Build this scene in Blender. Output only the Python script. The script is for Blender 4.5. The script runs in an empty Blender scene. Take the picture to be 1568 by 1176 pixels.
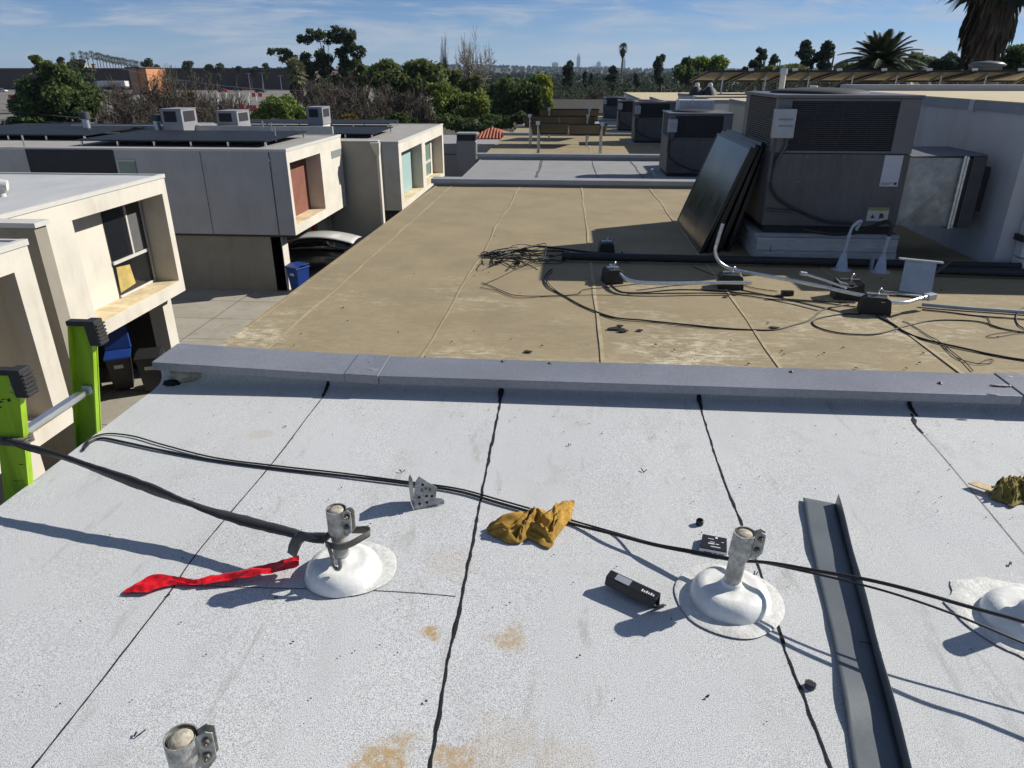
import bpy, bmesh, math, random
from math import sin, cos, pi, radians, sqrt, atan2, atan
from mathutils import Vector, Matrix, noise
import numpy as np
V=Vector
R=random.Random(7)
S=bpy.context.scene
COL=S.collection
# ---------------------------------------------------------------- camera
F=1085.; HC=1.6
TH=atan((588-110.)/F)
YAW=atan2((876-784.)/F, cos(TH)+sin(TH)*(588-110.)/F)
fw=V((-sin(YAW)*cos(TH),cos(YAW)*cos(TH),-sin(TH))); rt=V((cos(YAW),sin(YAW),0)); up=rt.cross(fw)
CAM=V((0,0,HC))
cd=bpy.data.cameras.new('camera'); cam=bpy.data.objects.new('camera',cd); COL.objects.link(cam)
m=Matrix((rt,up,-fw)).transposed().to_4x4(); m.translation=CAM; cam.matrix_world=m
cd.sensor_width=36; cd.lens=36*F/1568; cd.clip_start=.05; cd.clip_end=40000
S.camera=cam
def ray(x,y): return fw+rt*((x-784)/F)+up*((588-y)/F)
def gz(x,y,z=0.): d=ray(x,y); return CAM+d*((z-HC)/d.z)
def gy(x,y,Y): d=ray(x,y); return CAM+d*(Y/d.y)
def gx(x,y,X): d=ray(x,y); return CAM+d*(X/d.x)
def gv(x,y,A,B):
    # point of the sight line in the upright plane through A and B
    n=V((B.y-A.y,A.x-B.x,0)); d=ray(x,y); return CAM+d*((A-CAM).dot(n)/d.dot(n))
def lerp(a,b,t): return a+(b-a)*t
# ---------------------------------------------------------------- materials
MATS={}
def mat(name,col,rough=.7,metal=0.,var=.12,vs=6.,bump=0.,bs=80.,spec=.5,stretch=None,isl=0.,var2=0.,vs2=60.,trans=0.,coat=0.):
    if name in MATS: return MATS[name]
    M=bpy.data.materials.new(name); M.use_nodes=True; N=M.node_tree.nodes; L=M.node_tree.links
    b=N['Principled BSDF']; b.inputs['Roughness'].default_value=rough; b.inputs['Metallic'].default_value=metal
    b.inputs['Specular IOR Level'].default_value=spec
    if coat: b.inputs['Coat Weight'].default_value=coat
    tc=N.new('ShaderNodeTexCoord'); co=tc.outputs['Object']
    if stretch:
        mp=N.new('ShaderNodeMapping'); mp.inputs['Scale'].default_value=stretch; L.new(co,mp.inputs['Vector']); co=mp.outputs['Vector']
    def nz(sc,det=6.,rg=.6):
        n=N.new('ShaderNodeTexNoise'); n.inputs['Scale'].default_value=sc; n.inputs['Detail'].default_value=det; n.inputs['Roughness'].default_value=rg
        L.new(co,n.inputs['Vector']); return n.outputs['Fac']
    def scale(src,val):  # fac -> 1+val*(fac-.5)*2.5
        mr=N.new('ShaderNodeMapRange'); mr.inputs[1].default_value=.3; mr.inputs[2].default_value=.7; mr.inputs[3].default_value=1-val; mr.inputs[4].default_value=1+val; mr.clamp=True
        L.new(src,mr.inputs[0]); return mr.outputs[0]
    f=scale(nz(vs),var)
    def mul(a,c):
        k=N.new('ShaderNodeMath'); k.operation='MULTIPLY'; L.new(a,k.inputs[0]); L.new(c,k.inputs[1]); return k.outputs[0]
    if var2: f=mul(f,scale(nz(vs2,3.),var2))
    if isl:
        g=N.new('ShaderNodeNewGeometry'); mr=N.new('ShaderNodeMapRange'); mr.inputs[3].default_value=1-isl; mr.inputs[4].default_value=1+isl
        L.new(g.outputs['Random Per Island'],mr.inputs[0]); f=mul(f,mr.outputs[0])
    h=N.new('ShaderNodeVectorMath'); h.operation='SCALE'; h.inputs[0].default_value=col[:3]; L.new(f,h.inputs['Scale'])
    L.new(h.outputs[0],b.inputs['Base Color'])
    if trans:
        b.inputs['Subsurface Weight'].default_value=0
        t=N.new('ShaderNodeBsdfTranslucent'); L.new(h.outputs[0],t.inputs['Color']); mx=N.new('ShaderNodeMixShader'); mx.inputs[0].default_value=trans
        L.new(b.outputs[0],mx.inputs[1]); L.new(t.outputs[0],mx.inputs[2]); L.new(mx.outputs[0],N['Material Output'].inputs['Surface'])
    if bump:
        n=nz(bs,4.,.7); bp=N.new('ShaderNodeBump'); bp.inputs['Strength'].default_value=bump; bp.inputs['Distance'].default_value=.02
        L.new(n,bp.inputs['Height']); L.new(bp.outputs[0],b.inputs['Normal'])
    MATS[name]=M; return M
class NT:
    """small helper to wire longer materials"""
    def __init__(s,name,rough=.8,metal=0.):
        s.M=bpy.data.materials.new(name); s.M.use_nodes=True; s.N=s.M.node_tree.nodes; s.L=s.M.node_tree.links; s.b=s.N['Principled BSDF']
        s.b.inputs['Roughness'].default_value=rough; s.b.inputs['Metallic'].default_value=metal
        s.tc=s.N.new('ShaderNodeTexCoord'); s.co=s.tc.outputs['Object']; MATS[name]=s.M
    def mp(s,scale,rot=(0,0,0),loc=(0,0,0)):
        m=s.N.new('ShaderNodeMapping'); m.inputs['Scale'].default_value=scale; m.inputs['Rotation'].default_value=rot; m.inputs['Location'].default_value=loc; s.L.new(s.co,m.inputs['Vector']); return m.outputs[0]
    def noise(s,sc,det=5.,rg=.6,vec=None,dist=0.):
        n=s.N.new('ShaderNodeTexNoise'); n.inputs['Scale'].default_value=sc; n.inputs['Detail'].default_value=det; n.inputs['Roughness'].default_value=rg; n.inputs['Distortion'].default_value=dist
        s.L.new(vec if vec is not None else s.co,n.inputs['Vector']); return n.outputs['Fac']
    def rng(s,v,a,b_,c=0.,d=1.):
        m=s.N.new('ShaderNodeMapRange'); m.clamp=True
        for i,x in zip((1,2,3,4),(a,b_,c,d)): m.inputs[i].default_value=x
        s.L.new(v,m.inputs[0]); return m.outputs[0]
    def math(s,op,a,b_=None):
        m=s.N.new('ShaderNodeMath'); m.operation=op
        for i,x in enumerate((a,b_)):
            if x is None: continue
            if isinstance(x,(int,float)): m.inputs[i].default_value=x
            else: s.L.new(x,m.inputs[i])
        return m.outputs[0]
    def mix(s,fac,a,b_):
        m=s.N.new('ShaderNodeMix'); m.data_type='RGBA'
        for i,x in ((0,fac),(6,a),(7,b_)):
            if isinstance(x,(int,float)): m.inputs[i].default_value=x
            elif isinstance(x,(tuple,list)): m.inputs[i].default_value=(*x[:3],1)
            else: s.L.new(x,m.inputs[i])
        return m.outputs[2]
    def dist(s,p):
        m=s.N.new('ShaderNodeVectorMath'); m.operation='DISTANCE'; s.L.new(s.co,m.inputs[0]); m.inputs[1].default_value=p; return m.outputs['Value']
    def out(s,col,bump=None,st=.3,dd=.01):
        s.L.new(col,s.b.inputs['Base Color'])
        if bump is not None:
            bp=s.N.new('ShaderNodeBump'); bp.inputs['Strength'].default_value=st; bp.inputs['Distance'].default_value=dd
            s.L.new(bump,bp.inputs['Height']); s.L.new(bp.outputs[0],s.b.inputs['Normal'])
        return s.M
def stucco(name,col,streak=.35,dirt=(.5,.45,.36),bump=.3):
    t=NT(name,.92); a=t.noise(5,5,.65,t.mp((1,1,.10))); b_=t.noise(1.1,5,.6); c=t.noise(150,2,.6); d=t.noise(14,4,.7)
    k=t.mix(t.rng(b_,.35,.68),col,tuple(x*.86 for x in col)); k=t.mix(t.math('MULTIPLY',t.math('MULTIPLY',t.rng(a,.50,.70),t.rng(b_,.38,.58)),streak),k,tuple(x*y for x,y in zip(col,dirt)))
    k=t.mix(t.math('MULTIPLY',t.rng(d,.58,.72),.22),k,tuple(x*.7 for x in col)); k=t.mix(t.math('MULTIPLY',t.rng(c,.4,.65),.14),k,tuple(x*.6 for x in col)); return t.out(k,c,bump,.006)
# ---------------------------------------------------------------- mesh building
LOC={}
class MB:
    def __init__(s): s.v=[]; s.f=[]; s.mi=[]; s.sm=[]
    def add(s,vs,fs,mi=0,sm=False):
        o=len(s.v); s.v+= [tuple(v) for v in vs]; s.f+=[tuple(i+o for i in f) for f in fs]; s.mi+=[mi]*len(fs); s.sm+=[sm]*len(fs); return s
    def box(s,x0,x1,y0,y1,z0,z1,mi=0):
        return s.add([(x0,y0,z0),(x1,y0,z0),(x1,y1,z0),(x0,y1,z0),(x0,y0,z1),(x1,y0,z1),(x1,y1,z1),(x0,y1,z1)],
            [(3,2,1,0),(4,5,6,7),(0,1,5,4),(1,2,6,5),(2,3,7,6),(3,0,4,7)],mi)
    def hexa(s,p,mi=0):  # 8 points, bottom loop then top loop
        return s.add(p,[(3,2,1,0),(4,5,6,7),(0,1,5,4),(1,2,6,5),(2,3,7,6),(3,0,4,7)],mi)
    def quad(s,a,b,c,d,mi=0): return s.add([a,b,c,d],[(0,1,2,3)],mi)
    def slab(s,poly,vec,mi=0):  # polygon extruded by vec
        n=len(poly); P=[V(p) for p in poly]; vec=V(vec)
        return s.add(P+[p+vec for p in P],[tuple(range(n-1,-1,-1)),tuple(range(n,2*n))]+[(i,(i+1)%n,n+(i+1)%n,n+i) for i in range(n)],mi)
    def obox(s,c,size,M3,mi=0):
        p=[]
        for z in(-.5,.5):
            for x,y in((-.5,-.5),(.5,-.5),(.5,.5),(-.5,.5)): p.append(V(c)+M3@V((x*size[0],y*size[1],z*size[2])))
        return s.hexa(p,mi)
    def bar(s,a,b,w,h,mi=0,upv=V((0,0,1))):  # rectangular bar from a to b
        a=V(a);b=V(b);d=(b-a).normalized(); sd=d.cross(upv)
        if sd.length<1e-4: sd=V((1,0,0))
        sd.normalize(); u=sd.cross(d)
        return s.hexa([a-sd*w/2-u*h/2,a+sd*w/2-u*h/2,b+sd*w/2-u*h/2,b-sd*w/2-u*h/2,a-sd*w/2+u*h/2,a+sd*w/2+u*h/2,b+sd*w/2+u*h/2,b-sd*w/2+u*h/2],mi)
    def tube(s,pts,r,n=8,mi=0,caps=True):
        P=[V(p) for p in pts]; k=len(P); rs=r if isinstance(r,(list,tuple)) else [r]*k
        t0=(P[1]-P[0]).normalized(); a=V((0,0,1)) if abs(t0.z)<.9 else V((1,0,0)); u=t0.cross(a).normalized(); vs=[]
        for i in range(k):
            t=(P[min(i+1,k-1)]-P[max(i-1,0)]).normalized(); u=(u-t*u.dot(t)).normalized(); w=t.cross(u)
            for j in range(n):
                an=2*pi*j/n; vs.append(P[i]+(u*cos(an)+w*sin(an))*rs[i])
        fs=[(i*n+j,i*n+(j+1)%n,(i+1)*n+(j+1)%n,(i+1)*n+j) for i in range(k-1) for j in range(n)]
        s.add(vs,fs,mi,True)
        if caps:
            s.add(vs[:n],[tuple(range(n-1,-1,-1))],mi); s.add(vs[-n:],[tuple(range(n))],mi)
        return s
    def cyl(s,a,b,r0,r1=None,n=16,mi=0): return s.tube([a,b],[r0,r0 if r1 is None else r1],n,mi)
    def lathe(s,prof,c,n=32,mi=0,f=None):
        c=V(c); vs=[]; k=len(prof)
        for (r,z) in prof:
            for j in range(n):
                a=2*pi*j/n; q=1. if f is None else f(a,r,z); vs.append(c+V((r*q*cos(a),r*q*sin(a),z)))
        return s.add(vs,[(i*n+j,i*n+(j+1)%n,(i+1)*n+(j+1)%n,(i+1)*n+j) for i in range(k-1) for j in range(n)],mi,True)
    def grid(s,fn,nu,nv,mi=0,sm=True):
        vs=[fn(i/nu,j/nv) for j in range(nv+1) for i in range(nu+1)]
        return s.add(vs,[(j*(nu+1)+i,j*(nu+1)+i+1,(j+1)*(nu+1)+i+1,(j+1)*(nu+1)+i) for j in range(nv) for i in range(nu)],mi,sm)
    def xf(s,M): s.v=[tuple(M@V(v)) for v in s.v]; return s
    def build(s,name,mats,parent=None,loc=None,bevel=0.,solid=0.,subd=0,merge=False,auto=False):
        me=bpy.data.meshes.new(name); o=bpy.data.objects.new(name,me); COL.objects.link(o)
        if parent is not None:
            o.parent=parent; off=LOC[parent.name]; LOC[o.name]=off
        else:
            off=V(loc) if loc is not None else V((0,0,0)); o.location=off; LOC[o.name]=off
        me.from_pydata([(v[0]-off.x,v[1]-off.y,v[2]-off.z) for v in s.v],[],s.f)
        for mm in (mats if isinstance(mats,(list,tuple)) else [mats]): me.materials.append(mm)
        me.polygons.foreach_set('material_index',s.mi); me.polygons.foreach_set('use_smooth',s.sm)
        if merge or bevel:
            b=bmesh.new(); b.from_mesh(me); bmesh.ops.remove_doubles(b,verts=b.verts,dist=1e-5)
            bmesh.ops.recalc_face_normals(b,faces=b.faces); b.to_mesh(me); b.free()
        me.validate(); me.update()
        if subd: q=o.modifiers.new('sub','SUBSURF'); q.levels=q.render_levels=subd
        if solid: q=o.modifiers.new('sol','SOLIDIFY'); q.thickness=solid; q.offset=0
        if bevel:
            q=o.modifiers.new('bev','BEVEL'); q.width=bevel; q.segments=2; q.limit_method='ANGLE'; q.angle_limit=radians(40)
        return o
def tag(o,label=None,cat=None,group=None,kind=None):
    if label: o['label']=label
    if cat: o['category']=cat
    if group: o['group']=group
    if kind: o['kind']=kind
    return o
def thing(name,label,cat,loc=(0,0,0),group=None):
    o=bpy.data.objects.new(name,None); COL.objects.link(o); o.location=loc; LOC[o.name]=V(loc); o.empty_display_size=.2
    return tag(o,label,cat,group)
def copy_tree(o,loc=None,label=None,parent=None):
    c=o.copy(); COL.objects.link(c)
    if parent is not None: c.parent=parent
    if loc is not None: c.location=loc
    if label: c['label']=label
    for ch in list(o.children): copy_tree(ch,parent=c)
    return c
def smoothpts(P,n=8):
    P=[V(p) for p in P]; out=[]
    for i in range(len(P)-1):
        p0=P[max(i-1,0)];p1=P[i];p2=P[i+1];p3=P[min(i+2,len(P)-1)]
        for k in range(n):
            t=k/n; out.append(.5*((2*p1)+(p2-p0)*t+(2*p0-5*p1+4*p2-p3)*t*t+(3*p1-p0-3*p2+p3)*t**3))
    out.append(P[-1]); return out
# ---------------------------------------------------------------- world and sun
SUNV=V((1.40,.64,1.)).normalized()
EL=math.asin(SUNV.z); AZ=atan2(SUNV.x,SUNV.y)
W=bpy.data.worlds.new('World'); S.world=W; W.use_nodes=True
n=W.node_tree.nodes; l=W.node_tree.links; bg=n['Background']
sk=n.new('ShaderNodeTexSky'); sk.sky_type='NISHITA'; sk.sun_disc=False; sk.sun_elevation=EL; sk.sun_rotation=AZ
sk.altitude=3500; sk.air_density=1.0; sk.dust_density=.3; sk.ozone_density=3.5
tc=n.new('ShaderNodeTexCoord'); sp=n.new('ShaderNodeSeparateXYZ'); l.new(tc.outputs['Generated'],sp.inputs[0])
def wm(op,a,b=None,c=None):
    q=n.new('ShaderNodeMath'); q.operation=op
    for i,x in enumerate((a,b,c)):
        if x is None: continue
        if isinstance(x,(int,float)): q.inputs[i].default_value=x
        else: l.new(x,q.inputs[i])
    return q.outputs[0]
cb=n.new('ShaderNodeCombineXYZ'); l.new(wm('MULTIPLY',sp.outputs[0],5.),cb.inputs[0]); l.new(wm('MULTIPLY',sp.outputs[1],5.),cb.inputs[1]); l.new(wm('MULTIPLY',sp.outputs[2],34.),cb.inputs[2])
def wn(sc,det,rg,dist,off):
    mp=n.new('ShaderNodeMapping'); mp.inputs['Location'].default_value=off; l.new(cb.outputs[0],mp.inputs[0])
    q=n.new('ShaderNodeTexNoise'); q.inputs['Scale'].default_value=sc; q.inputs['Detail'].default_value=det; q.inputs['Roughness'].default_value=rg; q.inputs['Distortion'].default_value=dist
    l.new(mp.outputs[0],q.inputs['Vector']); return q.outputs['Fac']
def wr(v,a,b,c,d):
    q=n.new('ShaderNodeMapRange'); q.interpolation_type='SMOOTHSTEP'
    for i,x in zip((1,2,3,4),(a,b,c,d)): q.inputs[i].default_value=x
    l.new(v,q.inputs[0]); return q.outputs[0]
CLO=wm('MULTIPLY',wr(wn(1.25,8,.6,.5,(3.1,1.7,.4)),.40,.66,0,1),wr(wn(.5,3,.5,.0,(7.3,2.2,0)),.36,.56,.15,1))
CLO=wm('ADD',CLO,wr(sp.outputs[2],.09,.0,.04,.36))
mx=n.new('ShaderNodeMix'); mx.data_type='RGBA'; l.new(wm('MULTIPLY',CLO,.8),mx.inputs[0]); tn=n.new('ShaderNodeMix'); tn.data_type='RGBA'; tn.blend_type='MULTIPLY'; tn.inputs[0].default_value=1; l.new(sk.outputs[0],tn.inputs[6]); tn.inputs[7].default_value=(.72,.94,1.20,1); l.new(tn.outputs[2],mx.inputs[6]); mx.inputs[7].default_value=(6.6,7.6,9.0,1)
l.new(mx.outputs[2],bg.inputs['Color']); bg.inputs['Strength'].default_value=.054
sd=bpy.data.lights.new('sun','SUN'); sd.energy=5.0; sd.angle=radians(.53); sd.color=(1,.95,.86)
so=bpy.data.objects.new('sun',sd); COL.objects.link(so); so.rotation_euler=(-SUNV).to_track_quat('-Z','Y').to_euler(); so.location=(20,10,40)
S.view_settings.view_transform='Standard'; S.view_settings.look='None'; S.view_settings.exposure=.30; S.view_settings.gamma=1; S.view_settings.use_curve_mapping=False
S.cycles.use_denoising=True; S.cycles.max_bounces=6; S.cycles.diffuse_bounces=3; S.cycles.transparent_max_bounces=12
# ================================================================ the white roof underfoot
def white_roof_mat():
    t=NT('white_granules',.85)
    g=t.noise(310,2,.9); g2=t.noise(85,4,.8)
    big=t.noise(1.1,5,.6); mid=t.noise(5,5,.65,t.mp((1,.35,1)))
    c=t.mix(t.rng(g,.37,.57),(.215,.222,.23),(.69,.70,.705))
    c=t.mix(t.math('MULTIPLY',t.rng(g2,.57,.70),.38),c,(.17,.18,.19))
    c=t.mix(t.math('MULTIPLY',t.rng(mid,.5,.72),.20),c,(.30,.30,.29))
    c=t.mix(t.math('MULTIPLY',t.rng(big,.42,.66),.15),c,(.36,.38,.42))
    sc=t.noise(9,4,.7,t.mp((1.,.18,1),(0,0,.5)))
    c=t.mix(t.math('MULTIPLY',t.rng(sc,.60,.72),.48),c,(.22,.2,.16))
    sx=t.N.new('ShaderNodeSeparateXYZ'); t.L.new(t.co,sx.inputs[0]); wn_=t.N.new('ShaderNodeTexWhiteNoise'); wn_.noise_dimensions='1D'; t.L.new(t.math('FLOOR',t.math('DIVIDE',t.math('ADD',sx.outputs[0],5.33),1.012)),wn_.inputs['W']); c=t.mix(t.math('MULTIPLY',wn_.outputs['Value'],.16),c,(.40,.42,.42))
    fp=t.noise(2.6,6,.72,t.mp((1,1,1),(0,0,.4),(3,8,0)),1.2); c=t.mix(t.math('MULTIPLY',t.rng(fp,.585,.70),.30),c,(.33,.32,.28))
    # rusty water stains, each at its own place
    ns=t.noise(14,5,.7); n2=t.noise(45,3,.7)
    for (px,py,r,k) in ((662,970,.040,.85),(782,978,.075,.6),(575,1174,.10,.7),(690,1165,.07,.65),(600,1155,.10,.22),(690,860,.12,.18),(760,1150,.14,.25),(395,665,.07,.25),(860,500+660,.1,.2)):
        p=gz(px,py,0); p=(p.x,p.y,5.8)
        d=t.math('ADD',t.math('DIVIDE',t.dist(p),r),t.math('MULTIPLY',t.math('SUBTRACT',ns,.5),2.6))
        fa=t.math('MULTIPLY',t.rng(d,.95,.45),t.rng(n2,.36,.56,.25,1.)); fa=t.math('MULTIPLY',fa,k)
        c=t.mix(fa,c,(.38,.225,.045))
    return t.out(c,t.math('ADD',g,t.math('MULTIPLY',g2,.6)),.22,.005)
M_white=white_roof_mat()
M_tar=mat('tar',(.008,.008,.009),.9,0,.3,40,.6,120)
M_wallw=stucco('painted_stucco',(.62,.61,.58),.3)
roofb=thing('townhouse','grey walled townhouse whose flat white granule roof carries the domed posts','building',(0,0,-5.8),'terraced townhouses stepping away in a row')
def zroof(x,y): return (.0035*noise.noise(V((x*1.6,y*.7,3)))+.0015*noise.noise(V((x*6,y*5,9))))*max(0,min(1,(3.40-y)/.15))
b=MB()
prof=[(-3.5,0),(-2,0),(-1,0)]+[(i*.1,0) for i in range(0,34)]+[(3.40,0),(3.44,.004),(3.47,.014),(3.487,.03),(3.495,.05),(3.496,.088)]
xs=[-2.24+i*.12 for i in range(76)]
vs=[]
for (y,z) in prof:
    for x in xs: vs.append((x,y+ (0),z+zroof(x,y)))
nx=len(xs)
b.add(vs,[(j*nx+i,j*nx+i+1,(j+1)*nx+i+1,(j+1)*nx+i) for j in range(len(prof)-1) for i in range(nx-1)],0,True)
b.box(-2.24,6.76,-3.5,3.40,-.03,-.006)
b.build('roof_membrane',M_white,roofb)
MB().box(-2.22,6.7,-3.5,3.49,-5.8,-.03).build('wall',M_wallw,roofb)
MB().box(-2.245,-2.225,-3.5,3.39,-.06,-.0045).build('drip_edge',mat('edge_metal',(.30,.31,.32),.5,.4),roofb)
def tar(P,w,z=.006,lump=.35,nm='tar_seam',rag=60):
    P=[gz(*p) for p in P]; Q=smoothpts([V((p.x,p.y,0)) for p in P],14); b=MB(); vs=[]; k=len(Q)
    for i,p in enumerate(Q):
        d=(Q[min(i+1,k-1)]-Q[max(i-1,0)]).normalized(); s=V((d.y,-d.x,0)); zz=zroof(p.x,p.y)+.0035
        wl=.62*w*(.65+lump*2.6*max(0,noise.noise(p*17+V((0,0,w*300)))+.25)+.35*R.random()); wr_=.62*w*(.65+lump*2.2*max(0,noise.noise(p*21+V((5,2,w*200)))+.2)+.35*R.random())
        vs+=[p-s*wl/2+V((0,0,zz-.002)),p+V((0,0,zz-.0005)),p+s*wr_/2+V((0,0,zz-.002))]
    b.add(vs,[(i*3+j,i*3+j+1,i*3+j+4,i*3+j+3) for i in range(k-1) for j in range(2)],0,False)
    return b.build(nm,M_tar,roofb)
tar([(498,604),(470,640),(425,700),(365,772),(300,850),(262,905),(200,985),(130,1075),(45,1182)],.0075)
tar([(767,608),(763,632),(751,690),(738,755),(722,840),(708,910),(697,960),(684,1020),(670,1110),(657,1182)],.0135,lump=.6)
tar([(1071,618),(1084,662),(1108,735),(1140,812),(1162,870),(1190,950),(1203,1000),(1228,1060),(1246,1110),(1274,1182)],.0105,lump=.8)
tar([(1396,634),(1402,652),(1412,664)],.017,lump=.8)
tar([(1412,664),(1440,695),(1480,742),(1520,790),(1590,875)],.002,lump=.6)
tar([(262,897),(340,899),(450,902),(560,904),(640,908),(698,913)],.0035,lump=.5)
for (x,w) in ((-1.287,.014),(-.329,.024),(.724,.02),(1.80,.018)):   # tar run up the upstand
    b=MB(); vs=[]
    for i in range(13):
        k=[(3.375,.003),(3.40,.004),(3.42,.006),(3.44,.0095),(3.455,.014),(3.468,.02),(3.478,.027),(3.485,.036),(3.489,.045),(3.491,.055),(3.491,.065),(3.491,.076),(3.491,.09)][i]; ww=w*(.45+.75*math.exp(-((i-4.5)/2.6)**2)+.3*R.random()); vs+=[(x-ww/2,k[0],k[1]),(x+ww*R.uniform(.4,.6),k[0],k[1])]
    b.add(vs,[(2*i,2*i+1,2*i+3,2*i+2) for i in range(12)]); b.build('tar_seam',M_tar,roofb,solid=.003)
# ---------------------------------------------------------------- low parapet between the white and the tan roof
M_cop=mat('coping_metal',(.225,.235,.27),.45,.2,.16,1.6,.10,7,var2=.12,vs2=55)
M_mort=mat('mortar',(.36,.33,.28),.95,0,.35,30,.9,60)
par=thing('parapet_wall','low wall with blue grey metal coping between the white roof and the tan roof','wall',(0,3.6,0))
MB().box(-2.18,6.7,3.50,3.70,-.4,.085).build('wall_core',M_wallw,par)
def coping(x0,x1,z0,z1,fh,yf=3.425,yb=3.71,drop=.0,name='coping'):
    b=MB(); b.hexa([(x0,yf,z0-fh),(x1,yf,z1-fh),(x1,yb,z1-fh),(x0,yb,z0-fh),(x0,yf,z0),(x1,yf,z1),(x1,yb,z1+.004),(x0,yb,z0+.004)])
    return b.build(name,M_cop,par,bevel=.004)
coping(-2.24,-1.17,.150,.112,.048)
coping(-1.17,-.985,.118,.112,.052,3.421,3.714,name='coping_joint_strip')
coping(-.985,2.32,.108,.106,.050,3.428)
coping(2.32,2.46,.112,.111,.053,3.423,3.714,name='coping_joint_strip')
coping(2.46,6.7,.106,.104,.050,3.428)
def mortar(c,s,nm,m):
    b=bmesh.new(); bmesh.ops.create_icosphere(b,subdivisions=3,radius=1)
    q=MB(); vs=[(c[0]+v.co.x*s[0]*(1+.3*noise.noise(v.co*2.2)),c[1]+v.co.y*s[1]*(1+.3*noise.noise(v.co*2.6)),c[2]+v.co.z*s[2]*(1+.35*noise.noise(v.co*3))) for v in b.verts]
    q.add(vs,[tuple(v.index for v in f.verts) for f in b.faces],0,True); b.free(); return q.build(nm,m,par)
mortar((-2.1,3.485,.055),(.085,.04,.045),'mortar_patch',M_mort)
mortar((-2.17,3.46,.012),(.05,.03,.018),'mortar_patch',M_tar)
M_screw=mat('screw_metal',(.12,.11,.12),.5,.7)
for (px,py,sx,sy) in ((560,548,.05,.012),(568,566,.035,.012),(1532,590,.05,.012),(1543,577,.03,.010),(1520,604,.03,.008)):
    p=gz(px,py,.113); mortar((p.x,p.y,.113),(sx,sy,.005),'sealant_dab',mat('sealant',(.25,.25,.28),.6,0,.3,60,.4,90))
for (px,py) in ((427,538),(842,556),(1212,569),(318,532),(575,549),(770,553),(1440,586),(565,556),(1545,590)):
    p=gz(px,py,.113); b=MB(); b.lathe([(.0001,.006),(.005,.005),(.006,.001),(.013,0)],(p.x,p.y,.113),10); b.build('screw',M_screw,par)
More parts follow.
